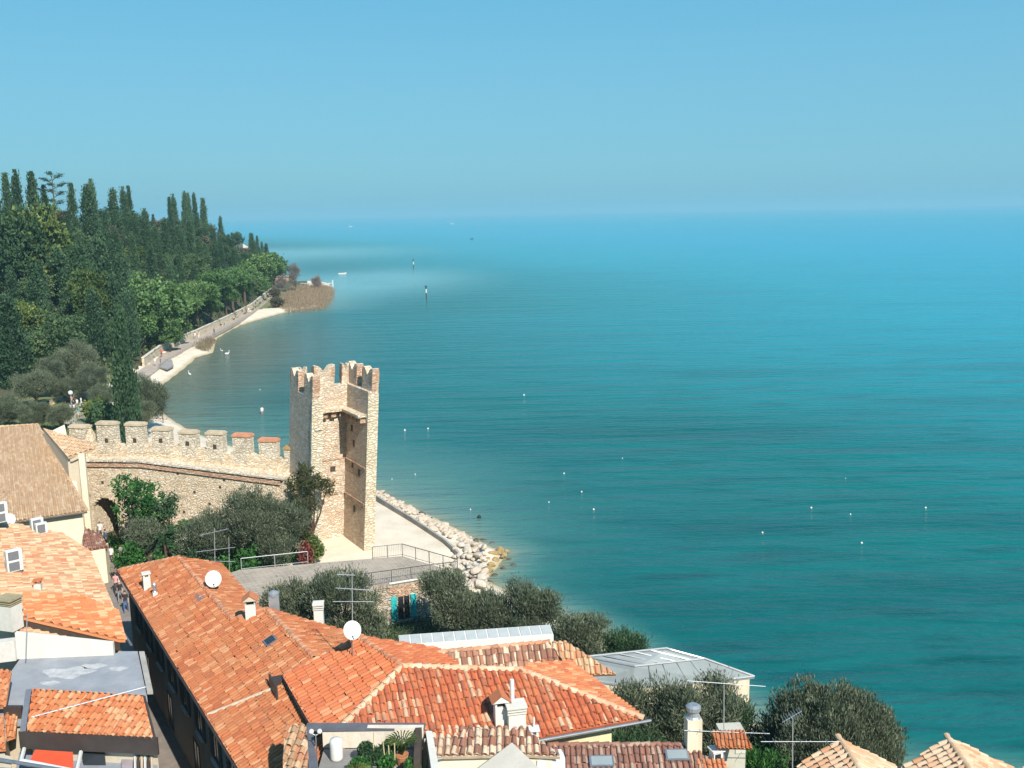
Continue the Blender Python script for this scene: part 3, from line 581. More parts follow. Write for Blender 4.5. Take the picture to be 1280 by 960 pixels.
for (x, y), k_, d_ in zip(cand, ok, inl):
    if not k_ or d_ < 2.5 or d_ > 62 or (y < 205 and d_ > 40): continue
    if y < 178 and d_ < 30: continue
    r = rg.random(); r_t = 2.0 if r < .5 else 3.6
    rr = r_t*(1+(y-200)/700)
    if not free(x, y, rr*1.12): continue
    PLACED.append((x, y, rr)); n_f += 1
    if n_f > 205: break
    crest = d_ > 38
    if r < .5: put('cyp%d' % rg.randrange(4), 'cypress', x, y, rg.uniform(9, 14.5)*(1 if not crest else .7), 'dark slender cypress on the wooded slope', G_CYP, wide=rg.uniform(.95, 1.3))
    elif y > 300 and r < .72: put('dull%d' % rg.randrange(2), 'broadleaf_tree', x, y, rg.uniform(6.5, 9.5), 'brownish grey tree in the wood near the crest', G_DULL, wide=1.15)
    elif r < .84: put('broad%d' % rg.randrange(4), 'broadleaf_tree', x, y, rg.uniform(6.5, 10), 'mid green rounded tree in the wood on the slope', G_BR, wide=1.15)
    elif r < .90 and y < 280: put('lime%d' % rg.randrange(2), 'broadleaf_tree', x, y, rg.uniform(6, 8), 'yellowish green tree in the wood on the slope', 'yellowish trees on the wooded hill')
    else: put('oak%d' % rg.randrange(2), 'evergreen_tree', x, y, rg.uniform(7, 10.5), 'dark evergreen tree with a broad crown on the slope', G_OAK, wide=1.1)
for k in range(60):
    f = rg.random()*4.6+.6; i = int(f); f -= i; a, b_ = WALLBASE[i], WALLBASE[min(i+1, 6)]; q = a+(b_-a)*f; d_ = rg.uniform(3.2, 10); x, y = q[0]-d_*.96, q[1]+d_*.28
    if not free(x, y, 2.1): continue
    PLACED.append((x, y, 2.3)); key, nm, lab, g_ = rg.choice([('broad%d' % rg.randrange(4), 'broadleaf_tree', 'mid green rounded tree close behind the promenade wall', 'trees close behind the promenade wall'), ('oak%d' % rg.randrange(2), 'evergreen_tree', 'dark evergreen tree close behind the promenade wall', 'dark trees close behind the promenade wall')]); put(key, nm, x, y, rg.uniform(4.5, 7), lab, g_, wide=1.0)
# gaunt cedar on the skyline with a few flat tufted branches
rgn = np.random.default_rng(3); q = D(64, 214, 262); g = gz(q[0], 262); hh = q[2]-g; tb = MB(); tb.tube((0, 0, -.5), (0, 0, hh*.95), .35, .1, 7); pts = []; dirs = []
for k in range(17):
    z0 = hh*(.42+.54*k/17); a = k*2.1; ln = rgn.uniform(2.0, 4.8)*(1 if k < 14 else .7); e = np.array([math.cos(a)*ln, math.sin(a)*ln, z0+rgn.uniform(.3, 1.6)]); tb.tube((0, 0, z0), e, .12, .04, 5)
    for m_ in range(150): f = rgn.uniform(.45, 1.1); c = np.array([0, 0, z0])*(1-f)+e*f; pts.append(c+rgn.normal(0, 1, 3)*np.array([.5, .5, .14])); dirs.append((rgn.normal(), rgn.normal(), .25))
cr = leaves('cedar tufts', np.array(pts), np.array(dirs), .5, .2, rgn.random(len(pts)), F_CYP, rgn)
plant_tree('cedar', (q[0], 262, g), cr, tb, BARK, 'gaunt open cedar with bare flat branches on the skyline', 'tree')
# undergrowth under the trees: nobody could count it
pts = []; rgn = np.random.default_rng(9); hp = np.stack([rgn.uniform(-330, -60, 26000), rgn.uniform(160, 660, 26000)], 1); inl = xy_dist(hp, HILLFOOT); sel = inside(hp, HILLPOLY) & (inl > 1.2) & (inl < 60) & (hp[:, 0] > -.6*hp[:, 1]-10)
sel &= ~((hp[:, 1] < 182)); hp = hp[sel][:4200]; hz = ground_z(hp); per = 24
p = np.repeat(np.c_[hp, hz+.7], per, 0)+rgn.normal(0, 1, (len(hp)*per, 3))*np.array([1.0, 1.0, .6]); d = rgn.normal(0, .6, p.shape)+np.array([0, 0, .8])
um = leaves('undergrowth', p, d, .75, .5, np.repeat(rgn.random(len(hp)), per)*.7+rgn.random(len(p))*.3, F_UNDER, rgn); tag(link_mesh('undergrowth', um), kind='stuff')

# olive grove, lawn trees and garden below the hill: (u, v of the crown's middle, depth, height, girth)
for u, vt, y, w, words in [(96, 428, 172, 1.25, 'largest silvery olive tree at the back of the grove, behind the white lamp'), (60, 446, 166, 1.05, 'silvery olive tree left of the largest one in the grove'), (40, 460, 155, 1.15, 'dark rounded olive tree in the middle of the grove'), (112, 455, 160, .95, 'olive tree beside the tall cypress at the garden path'),
        (8, 494, 138, .85, 'small olive tree on the lawn at the left edge'), (40, 501, 136, .8, 'small olive tree on the lawn behind the tan chapel roof'), (73, 502, 137, .7, 'smallest olive tree, at the left of the garden path'), (176, 472, 137, 1.15, 'silvery olive tree leaning over the beach behind the city wall'), (168, 500, 131, .9, 'lower olive tree against the back of the city wall'),
        (20, 440, 178, 1.0, 'olive tree at the back of the grove near the left edge'), (78, 470, 158, .7, 'little olive tree just left of the white lamp'), (128, 478, 152, .8, 'dark olive tree at the bend of the garden path')]:
    q = D(u, vt, y); g = gz(q[0], y); hh = max(q[2]-g, 2.8); put('olive%d' % random.randrange(3), 'olive_tree', q[0], y, hh, words, None, wide=w*6.5/hh*.95)
for u, vt, y, h_, words, m_, key in [(120, 503, 142, None, 'yellow green bush beside the garden path', F_LIME, 'ybush'), (132, 512, 138, None, 'dark round bush beside the tall cypress foot', F_DKGRN, 'dbush')]:
    q = D(u, vt, y); g = gz(q[0], y); hh = max(q[2]-g, 2); me, tb = tree_proto('broad', hh, 2.0, 5+u, m_, BARK); plant_tree('garden_bush', (q[0], y, g), me, tb, BARK, words, 'bush')
# lawn tufts
hp = np.stack([rgn.uniform(-90, -50, 5000), rgn.uniform(108, 160, 5000)], 1); sel = (signed_shore(hp) > 12) & (hp[:, 0] > -.56*hp[:, 1]); hp = hp[sel]; p = np.repeat(np.c_[hp, ground_z(hp)+.1], 5, 0)+rgn.normal(0, .22, (len(hp)*5, 3))*np.array([1, 1, .15])
tag(link_mesh('lawn_grass', leaves('lawn grass', p, rgn.normal(0, .5, p.shape)+np.array([0, 0, 1]), .4, .12, rgn.random(len(p)), F_LIME, rgn)), kind='stuff')

# retaining wall of the promenade
mb = MB(); m_ret = stone('pale promenade wall stone', [(.58, .47, .33), (.64, .54, .40), (.50, .39, .27), (.60, .50, .37)], (.56, .46, .33), 1.4, 1.6, (.36, .27, .18))
r = empty('promenade_wall', WALLBASE[3], 'long pale retaining wall with a light coping beside the promenade', 'wall'); cp = MB()
WB = np.array([w[:2] for w in WALLBASE[1:]]); tg_ = np.gradient(WB, axis=0); tg_ /= np.linalg.norm(tg_, axis=1, keepdims=True); nr_ = np.stack([-tg_[:, 1], tg_[:, 0]], 1)
for i in range(len(WB)-1):
    for m_, o0, o1, z0, z1 in ((mb, 0, .5, .2, PZ+1.75), (cp, -.08, .58, PZ+1.753, PZ+1.9)): m_.prism([WB[i]+nr_[i]*o0, WB[i+1]+nr_[i+1]*o0, WB[i+1]+nr_[i+1]*o1, WB[i]+nr_[i]*o1], z0, z1)
mb.build('wall_face', m_ret, r); cp.build('coping', plain('pale coping stone', (.66, .6, .5), .9, .25, 1), r)
# low railing along the water side of the promenade
mb = MB(); po = []
for a, b_ in zip(PATHEDGE[1:-1], PATHEDGE[2:]):
    n_ = int(np.linalg.norm(b_-a)/3)+1
    for k in range(n_): q = a+(b_-a)*k/n_; po.append(MB().box((q[0], q[1], PZ+.45), (.07, .07, .9)))
    for z in (PZ+.85, PZ+.5): mb.tube((a[0], a[1], z), (b_[0], b_[1], z), .022, n=4)
r = empty('path_railing', PATHEDGE[3], 'thin grey railing along the water side of the promenade', 'railing'); mb.build('rail', WOODG, r); [x.build('post', WOODG, r) for x in po[:99]]

# haze: one even body of air over land and lake
hz = MB(); hz.box((0, 20000, 37), (90000, 90000, 86))
m, t, b, out = new_mat('haze'); t.nodes.remove(b); pv = N(t, 'ShaderNodeVolumePrincipled'); pv.inputs['Density'].default_value = HAZE_DENSITY; pv.inputs['Color'].default_value = (.33, .56, .645, 1); L(t, pv.outputs[0], out.inputs['Volume'])
tag(hz.build('haze', m, origin=(0, 0, 0)), kind='stuff')

# ---------------------------------------------------------------- the wall tower
Z0 = 1.5
FL = P(387, 701, Z0); dx = np.array([.862, .506, 0]); dy = np.array([-.506, .862, 0]); TW = 6.0
top_t = D(393.5, 470, FL[1]+.3); LEAN = np.array([top_t[0]-FL[0]-.1, 0, 0])/(top_t[2]-Z0)
TOP = top_t[2]; PAR = TOP-1.85                                          # parapet line between the merlons
def TL(s, t_, z): return FL+dx*s+dy*t_+np.array([0, 0, z-Z0])+LEAN*(z-Z0)
def tbox(mb, s0, s1, t0, t1, z0, z1, mi=0):
    q = [(s0, t0), (s1, t0), (s1, t1), (s0, t1)]; mb.hexa([TL(a, b_, z0) for a, b_ in q], [TL(a, b_, z1) for a, b_ in q], mi)
tower = empty('wall_tower', FL+dx*3+dy*3, 'tall open backed stone tower with swallowtail battlements at the end of the town wall', 'tower')
mb = MB(); tbox(mb, 0, .95, 0, TW, .6, PAR); tbox(mb, .95, TW-.95, TW-.95, TW, .6, PAR); tbox(mb, TW-.95, TW, 0, TW, .6, PAR)
shaft = mb.build('shaft', S_TOWER, tower)
mb = MB(); mb2 = MB(); rgq = random.Random(4); z = .7                                  # pale corner stones, long and short in turn
while z < PAR-.3:
    h_ = rgq.uniform(.34, .55); lng = rgq.uniform(.3, .75)
    tbox(mb, -.03, .955, -.03, lng*.5, z, z+h_-.002); tbox(mb2, TW-.955, TW+.03, -.03, rgq.uniform(.15, .45), z, z+h_-.002); z += h_
mb.build('corner_stones', S_QUOIN, tower); mb2.build('corner_stones', S_QUOIN, tower)
mb = MB()                                                               # gallery slab round the inner corner, on brick corbels
GZ = D(430, 508, TL(5, 5, 15)[1])[2]
tbox(mb, .96, TW-.96, TW-1.85, TW-.953, GZ-.22, GZ); tbox(mb, TW-1.75, TW-.953, .25, TW-1.853, GZ-.22, GZ); tbox(mb, .2, .9, -.14, .5, GZ-.75, GZ-.55)
mb.build('gallery_slab', S_QUOIN, tower)
mb = MB()
for k in range(5): tbox(mb, 1.0+k*.8, 1.45+k*.8, TW-1.5, TW-.955, GZ-.75, GZ-.223)
for k in range(4): tbox(mb, TW-1.45, TW-.955, .45+k*1.0, .95+k*1.0, GZ-.75, GZ-.223)
tbox(mb, .96, 1.7, TW-1.3, TW-.957, GZ-1.2, GZ-.755)
mb.build('corbels', BRICK, tower)
for s, t_, z, sx in [(1.9, TW-.953, GZ-3.5, 1), (2.6, TW-.953, GZ-9, 1), (TW-.953, 3.4, GZ-2.1, 0), (TW-.953, 2.8, GZ-3.4, 0), (TW-.953, 1.4, GZ-5.8, 0), (TW-.953, 3.0, GZ-5.4, 0), (TW-.953, 2.3, GZ-9.4, 0), (1.7, TW-.953, GZ-11, 1), (3.6, TW-.953, GZ-6, 1)]:
    mb = MB(); w_ = .5 if sx else .45
    if sx: tbox(mb, s, s+w_, t_-.02, t_+.1, z, z+.5)
    else: tbox(mb, s-.02, s+.1, t_, t_+w_, z, z+.6)
    mb.build('putlog_hole', WOODD, tower)
for z in (GZ-4.9, GZ-8.2):
    mb = MB(); tbox(mb, 1.0, TW-.956, TW-1.02, TW-.955, z, z+.13); tbox(mb, TW-1.02, TW-.956, .2, TW-1.0, z, z+.13); mb.build('string_course', BRICK, tower)
def merlon(s0, t0, s1, t1, th_in, htop, name='swallowtail_merlon'):
    """forked merlon standing on the parapet from (s0,t0) to (s1,t1), th_in = inward thickness vector in (s,t)"""
    ln = math.hypot(s1-s0, t1-t0); prof = [(0, 0), (ln, 0), (ln, htop), (ln*.86, htop+.02), (ln*.72, htop-.12), (ln*.6, htop-.42), (ln*.5, htop-.62), (ln*.4, htop-.42), (ln*.28, htop-.12), (ln*.14, htop+.02), (0, htop)]
    A_ = []; B_ = []
    for q, z in prof:
        f = q/ln; s = s0+(s1-s0)*f; t_ = t0+(t1-t0)*f; A_.append(TL(s, t_, PAR+z+.002)); B_.append(TL(s+th_in[0], t_+th_in[1], PAR+z+.002))
    n_ = len(prof); mb = MB(); mb.add(A_+B_, [tuple(range(n_)), tuple(range(2*n_-1, n_-1, -1))], 0)
    for i in range(n_):
        mb.add([A_[i], A_[(i+1) % n_], B_[(i+1) % n_], B_[i]], [(0, 1, 2, 3)], 1 if i in (1, n_-1) else (2 if 2 <= i < n_-1 else 0))
    o = mb.build(name, [S_TOWER, BRICK, S_QUOIN], tower)
    for f0, f1 in ((-.012, .16), (.84, 1.012)):                           # brick dressing on the fork's horns
        cb = MB(); a0 = (s0+(s1-s0)*f0, t0+(t1-t0)*f0); a1 = (s0+(s1-s0)*f1, t0+(t1-t0)*f1); e = (th_in[0]*.03, th_in[1]*.03)
        q = [(a0[0]-e[0], a0[1]-e[1]), (a1[0]-e[0], a1[1]-e[1]), (a1[0]+th_in[0]+e[0], a1[1]+th_in[1]+e[1]), (a0[0]+th_in[0]+e[0], a0[1]+th_in[1]+e[1])]
        cb.hexa([TL(a, b_, PAR+.7) for a, b_ in q], [TL(a, b_, PAR+htop-.25) for a, b_ in q])
        cb.build('brick_dressing', BRICK, o)
MH = 1.85; MT = .62
merlon(0, 0, 0, 2.1, (MT, 0), MH); merlon(0, 3.75, 0, TW-.03, (MT, 0), MH)
merlon(2.0, TW, 3.95, TW, (0, -MT), MH); merlon(4.65, TW, TW-MT-.05, TW, (0, -MT), MH); merlon(MT+.05, TW, 1.35, TW, (0, -MT), MH)
merlon(TW, 0, TW, 2.3, (-MT, 0), MH+.1); merlon(TW, 3.6, TW, TW-.03, (-MT, 0), MH+.1)

S_GREYW = stone('grey merlon stone', [(.60, .51, .39), (.66, .58, .46), (.50, .42, .31), (.70, .62, .5)], (.64, .54, .40), 2.8, 2.2, (.3, .24, .17))
# ---------------------------------------------------------------- the town wall with its square merlons and the gate
g0 = P(112, 672, 1.5); wa = np.array([g0[0]-9, g0[1]+1.9]); wb = TL(0, 3.2, Z0)[:2]-np.array([.05, 0]); wd = (wb-wa)/np.linalg.norm(wb-wa); wn = np.array([-wd[1], wd[0]])
def wpt(u, v, off=0):
    """where a sight line meets the wall's face (moved back by off)"""
    d = ray(u, v); o = wa+wn*off; k = ((o-EYE[:2])@wn)/(d[:2]@wn); return EYE+d*k
def ws(u, off=0): q = wpt(u, 580, off); return (q[:2]-wa)@wd
def wbox(mb, s0, s1, o0, o1, z0, z1, mi=0, z1b=None, z0b=None):
    z1b = z1 if z1b is None else z1b; z0b = z0 if z0b is None else z0b; c = lambda s, o: wa+wd*s+wn*o
    q = [c(s0, o0), c(s1, o0), c(s1, o1), c(s0, o1)]; mb.hexa([(p[0], p[1], z) for p, z in zip(q, (z0, z0b, z0b, z0))], [(p[0], p[1], z) for p, z in zip(q, (z1, z1b, z1b, z1))], mi)
tw = empty('town_wall', (wa[0]+14, wa[1]-2, Z0), 'long sunlit town wall of golden stone with square merlons and a dark gateway', 'town wall')
sG0, sG1 = ws(112.5), ws(141); sE = np.linalg.norm(wb-wa); zA = wpt(118, 577)[2]; zM = wpt(175, 577)[2]; zE = wpt(345, 599)[2]; sM = ws(175)
zat = lambda s: zA+(zM-zA)*(s-sG0)/(sM-sG0) if s < sM else zM+(zE-zM)*(s-sM)/(sE-sM)
mb = MB(); wbox(mb, -4, sG0, 0, 3.2, .5, zat(0)); wbox(mb, sG1, sM, 0, 3.2, .5, zat(sG1), 0, zat(sM)); wbox(mb, sM, sE, 0, 3.2, .5, zat(sM), 0, zat(sE))
gh_ = wpt(126, 626)[2]; wbox(mb, sG0, sG1, 0, 3.2, gh_+.35, zat(sG0), 0, zat(sG1))
for k in range(8):                                                     # arched head of the gateway
    a0, a1 = PI*k/8, PI*(k+1)/8; w_ = (sG1-sG0)/2; c_ = (sG0+sG1)/2
    s0, s1 = c_-w_*math.cos(a0), c_-w_*math.cos(a1); zz = gh_-.45+.8*min(math.sin(a0), math.sin(a1)); wbox(mb, s0, s1, .002, 3.19, zz, gh_+.35)
mb.build('wall_face', S_WALL, tw)
mb = MB(); wbox(mb, sG0, sG1, 3.0, 3.15, 1.4, gh_+.3); mb.build('gate_dark_panel', WOODD, tw)  # added panel closing the passage so that the gateway stays dark
mb = MB(); wbox(mb, sG0-1, sM, -.16, .06, zat(sG0)-.5, zat(sG0)-.06, 0, zat(sM)-.06, zat(sM)-.5); wbox(mb, sM, sE-1.2, -.16, .06, zat(sM)-.5, zat(sM)-.06, 0, zat(sE)-.06, zat(sE)-.5); mb.build('brick_course', BRICK, tw)
mb = MB(); wbox(mb, sG0-1, sM, -.3, .5, zat(sG0)+.004, zat(sG0)+.13, 0, zat(sM)+.13, zat(sM)+.004); wbox(mb, sM, sE-.8, -.3, .5, zat(sM)+.004, zat(sM)+.13, 0, zat(sE)+.13, zat(sE)+.004); mb.build('walkway_ledge', S_GREYW, tw)
mb = MB(); zp = lambda s: zat(s)+1.2
rgw = random.Random(3); s = -4
while s < sE-.02:                                                     # parapet in uneven lengths
    s2 = min(s+rgw.uniform(.5, 1.3), sE); j = rgw.uniform(-.14, .14); wbox(mb, s, s2, 2.0+rgw.uniform(0, .08), 2.75, zat(s)-.3, zp(s)+j, 0, zp(s2)+j+rgw.uniform(-.06, .06)); s = s2
mb.build('parapet', S_WALL, tw)
for u0, u1, vt, vb, capm in [(120, 143, 526, 562, 0), (156, 178, 527, 558, 0), (189, 211, 533, 559, 0), (223, 244, 537, 561, 0), (257, 278, 538, 563, 0), (290, 312, 541, 567, 1), (323, 345, 547, 571, 1), (354.5, 377, 557, 590, 2), (86, 108, 530, 560, 0)]:
    a = wpt(u0, vt+4, 2.05); b_ = wpt(u1, vt+4, 2.05); s0, s1 = (a[:2]-wa)@wd, (b_[:2]-wa)@wd; zt = a[2]; zt = wpt((u0+u1)/2, vt+3, 2.05)[2]
    mb = MB(); wbox(mb, s0, s1, 2.03, 2.78, zp(s0)-.9, zt-.18); o = mb.build('merlon', S_GREYW, tw)
    mb = MB(); wbox(mb, s0-.05, s1+.05, 1.95, 2.86, zt-.177, zt+.02); wbox(mb, s0+.05, s1-.05, 2.1, 2.7, zt+.022, zt+.12)
    mb.build('coping', [plain('tan capping stone', (.56, .45, .31), .9, .3, 2), plain('red tile capping', (.60, .27, .15), .9, .3, 2), plain('ochre tile capping', (.44, .27, .10), .9, .3, 2)][capm], o)
    if capm == 0 and u0 > 100:
        mb = MB(); wbox(mb, (s0+s1)/2-.17, (s0+s1)/2+.17, 1.99, 2.1, zp(s0)+.15, zp(s0)+.55); mb.build('arrow_slit', WOODD, o)
for k in range(16):                                                    # putlog holes in the face
    u = [128, 200, 222, 252, 275, 300, 318, 333, 243, 290, 262, 346, 356, 230, 310, 280][k]; v = [603, 588, 592, 590, 609, 611, 620, 604, 615, 596, 630, 626, 614, 640, 640, 600][k]; q = wpt(u, v); s = (q[:2]-wa)@wd
    if s > sG1-1.2 or v < 610: mb = MB(); wbox(mb, s-.11, s+.13, -.015, .1, q[2]-.12, q[2]+.13); mb.build('putlog_hole', WOODD, tw)
q = wpt(115, 560, 2.3); mb = MB(); mb.box((q[0], q[1], q[2]-.8), (.9, .9, 3.4)); mb.box((q[0], q[1], q[2]+1.5), (.9, .9, 1.2), 0, 0, .06); mb.build('pinnacle', S_WALL, tw)

# ---------------------------------------------------------------- beach by the tower: sea wall, rocks
seaw = [P(u, v, 1.6) for u, v in [(455, 607), (476, 621), (520, 648), (556, 672), (572, 687)]]
mb = MB()
for a, b_ in zip(seaw[:-1], seaw[1:]):
    d = (b_-a)[:2]/np.linalg.norm((b_-a)[:2]); n_ = np.array([-d[1], d[0]])*.2; mb.prism([(a[0], a[1]), (b_[0], b_[1]), (b_[0]+n_[0], b_[1]+n_[1]), (a[0]+n_[0], a[1]+n_[1])], .3, 1.36)
tag(mb.build('sea_wall', CONC), 'low concrete kerb wall between the white beach and the shore rocks', 'wall')
def rock_mesh(name, seed, mat):
    bm = bmesh.new(); bmesh.ops.create_icosphere(bm, subdivisions=2, radius=.5); rr = random.Random(seed)
    pl = [(Vector((rr.gauss(0, 1), rr.gauss(0, 1), rr.gauss(0, 1))).normalized(), rr.uniform(.27, .42)) for _ in range(9)]
    for v in bm.verts:
        for n_, dd_ in pl:
            e = v.co.dot(n_)-dd_
            if e > 0: v.co -= n_*e
        v.co.z *= .75
    me = bpy.data.meshes.new(name); bm.to_mesh(me); bm.free(); me.materials.append(mat); return me
R_GREY = plain('grey tan rock', (.40, .32, .25), .95, .4, 1.5, local=True, c2=(.53, .44, .34)); R_WHITE = plain('white rock', (.54, .49, .42), .95, .4, 2.5, local=True, c2=(.36, .30, .23)); R_YEL = plain('yellow algae rock', (.40, .27, .11), .95, .5, 2.4, local=True, c2=(.22, .17, .08)); R_DARK = plain('wet dark rock', (.10, .085, .05), .6, .4, 1.5, local=True)
RM = {k: [rock_mesh(k+' rock', 5*i+len(k), m_) for i in range(4)] for k, m_ in (('grey', R_GREY), ('white', R_WHITE), ('yellow', R_YEL), ('dark', R_DARK))}
rgr = random.Random(17)
def rock(kind, u, v, z, size, label, group):
    q = P(u, v, z); o = bpy.data.objects.new('rock', rgr.choice(RM[kind])); COL.objects.link(o); o.location = (q[0], q[1], z); s = size; o.scale = (s*rgr.uniform(.8, 1.35), s*rgr.uniform(.8, 1.2), s*rgr.uniform(.7, 1.1)); o.rotation_euler = (rgr.uniform(-.4, .4), rgr.uniform(-.4, .4), rgr.uniform(0, 6.3)); tag(o, label, 'rock', group)
line = [(474, 612), (505, 628), (540, 647), (575, 665), (606, 682)]
for k in range(120):
    f = rgr.random()*(len(line)-1.001); i = int(f); f -= i; u = line[i][0]*(1-f)+line[i+1][0]*f; v = line[i][1]*(1-f)+line[i+1][1]*f; w_ = rgr.uniform(-.1, 1)
    rock('dark' if w_ < 0 else ('grey' if rgr.random() < .93 else 'white'), u-6*w_-rgr.uniform(0, 3), v+7*w_+rgr.uniform(-1, 2), .15+.9*max(w_, 0), rgr.uniform(.35, .9), 'wet dark stone at the foot of the shore rocks' if w_ < 0 else 'weathered tan boulder between the sea wall and the water', 'dark stones along the water' if w_ < 0 else 'tan boulders along the sea wall')
for k in range(105): rock('white' if rgr.random() < .7 else 'grey', rgr.uniform(567, 606), rgr.uniform(678, 732), rgr.uniform(.4, 1.3), rgr.uniform(.35, 1.1), 'large pale boulder piled at the end of the beach', 'pale boulders at the end of the beach')
for u, v, s in [(626, 688, 1.5), (616, 692, 1.4), (631, 693, 1.0), (606, 703, 1.2), (613, 706, 1.0), (598, 712, 1.2), (606, 716, 1.1), (594, 722, 1.1), (588, 730, 1.1), (620, 699, 1.0), (600, 727, .8), (612, 713, .9), (584, 737, .9), (622, 692, .8), (610, 699, .9), (602, 707, .8), (617, 706, .7), (596, 717, .8), (590, 725, .8), (628, 696, .7), (609, 710, .7), (599, 720, .7), (634, 689, .7)]: rock('yellow', u, v, .25, s*.72, 'yellow stained boulder at the water past the white boulders', 'yellow stained boulders at the water')
for u, v in [(604, 676), (614, 680), (635, 700), (628, 712), (618, 720), (612, 728), (640, 707), (600, 735)]: rock('dark', u, v, -.1, .8, 'dark stone awash beside the yellow boulders', 'stones awash beside the yellow boulders')

# ---------------------------------------------------------------- small builders for the town
def on_pl(u, v, pl, lift=0): q = on(u, v, pl); return q+pl[0]*lift
def chimney_part(name, q, w, d, h, parent, body, cap='slab', rz=.3, capm=None):
    """chimney stack standing on a roof at q"""
    mb = MB(); q = np.array(q); mb.box((q[0], q[1], q[2]-.3+h/2), (w, d, h+.6), rz)
    z = q[2]+h; o = mb.build(name, body, parent); cm = capm or body; cb = MB()
    if cap == 'slab':
        for sx in (-1, 1):
            for sy in (-1, 1): cx, cy = sx*(w/2-.06), sy*(d/2-.06); cb.box((q[0]+cx*math.cos(rz)-cy*math.sin(rz), q[1]+cx*math.sin(rz)+cy*math.cos(rz), z+.1), (.09, .09, .2), rz)
        cb.box((q[0], q[1], z+.23), (w*1.25, d*1.25, .07), rz)
    elif cap == 'louvre':
        for k in range(3): cb.box((q[0], q[1], z+.02+.11*k), (w*.8, d*.8, .07), rz, 1); cb.box((q[0], q[1], z+.075+.11*k), (w*1.12, d*1.12, .05), rz)
        cb.box((q[0], q[1], z+.36), (w*1.2, d*1.2, .08), rz)
    elif cap == 'gable':
        for sx in (-1, 1): cx = sx*(w/2-.04); cb.box((q[0]+cx*math.cos(rz), q[1]+cx*math.sin(rz), z+.13), (.08, d*.9, .26), rz)
        cb.box((q[0], q[1], z+.12), (w*.7, d*.5, .22), rz, 1)
        ca, sa = math.cos(rz), math.sin(rz)
        R_ = lambda x, y, z_: (q[0]+x*ca-y*sa, q[1]+x*sa+y*ca, z_); hw, hd = w*.72, d*.72
        cb.add([R_(-hw, -hd, z+.26), R_(hw, -hd, z+.26), R_(hw, hd, z+.26), R_(-hw, hd, z+.26), R_(0, -hd, z+.55), R_(0, hd, z+.55)], [(0, 1, 2, 3), (0, 4, 1), (2, 5, 3)], 0)
        cb.add([R_(-hw-.05, -hd-.05, z+.25), R_(0, -hd-.05, z+.58), R_(0, hd+.05, z+.58), R_(-hw-.05, hd+.05, z+.25)], [(0, 1, 2, 3)], 2); cb.add([R_(hw+.05, -hd-.05, z+.25), R_(0, -hd-.05, z+.58), R_(0, hd+.05, z+.58), R_(hw+.05, hd+.05, z+.25)], [(0, 1, 2, 3)], 2)
    elif cap == 'cowl': cb.lathe((q[0], q[1], z), [(w*.5, 0), (w*.36, .08), (w*.34, .3), (w*.5, .34), (w*.5, .5), (w*.3, .58)], 14, 3)
    cb.build('chimney_cap', [cm, BLACK, T_ORANGE, STEEL], o); return o
def dish(q, r, label, aim=(.35, -.8, .45), mast=.9):
    """satellite dish facing south on a bent arm"""
    q = np.array(q, float); a = np.array(aim, float); a /= np.linalg.norm(a); x = np.cross([0, 0, 1.], a); x /= np.linalg.norm(x); y = np.cross(a, x)
    root = empty('satellite_dish', q-np.array([0, 0, mast]), label, 'satellite dish')
    vs = []; fs = []; n_ = 24
    for j, f in enumerate((0, .35, .7, 1)):
        for i in range(n_): th = 2*PI*i/n_; vs.append(q+(x*math.cos(th)*.94+y*math.sin(th))*r*f+a*(.16*r*f*f))
    for j in range(3):
        for i in range(n_): fs.append((j*n_+i, j*n_+(i+1) % n_, (j+1)*n_+(i+1) % n_, (j+1)*n_+i))
    k = len(vs); vs2 = [v-a*.03 for v in vs]; fs2 = [tuple(k+i for i in f) for f in fs]; fs3 = [(3*n_+i, 3*n_+(i+1) % n_, k+3*n_+(i+1) % n_, k+3*n_+i) for i in range(n_)]
    MB().add(vs+vs2, fs+fs2+fs3).build('reflector', WHITEP, root, smooth_=True)
    MB().tube(q-a*.05, q-a*.16, .05).tube(q-a*.16, q-a*.16-np.array([0, 0, mast+.3]), .03).build('mast', GREYM, root)
    e = q+a*r*.95-y*r*.45; m_ = MB().tube(q-y*r*.95+a*.1*r, e, .018).build('feed_arm', GREYM, root); MB().tube(e, e-a*.13, .045).build('receiver', WHITEP, m_); return root
def ac_unit(q, w, h, d, rz, label, fans=1):
    root = empty('air_conditioner', q, label, 'air conditioner', 'air conditioners on the left roofs'); q = np.array(q); ca, sa = math.cos(rz), math.sin(rz)
    f = lambda x, y, z: (q[0]+x*ca-y*sa, q[1]+x*sa+y*ca, q[2]+z)
    MB().box((q[0], q[1], q[2]+h/2), (w, d, h), rz).build('casing', WHITEP, root, bevel=.02)
    for k in range(fans):
        hh = h/fans; z = hh*(k+.5); c = f(-.06*w, -d/2-.012, z)
        MB().box(c, (w*.66, .02, hh*.78), rz).build('fan_grille', plain('dark grille', (.17, .17, .18), .6, .3, 20), root)
    for sx in (-1, 1): MB().box(f(sx*w*.35, 0, -.06), (.06, d*1.1, .14), rz).build('foot', GREYM, root)
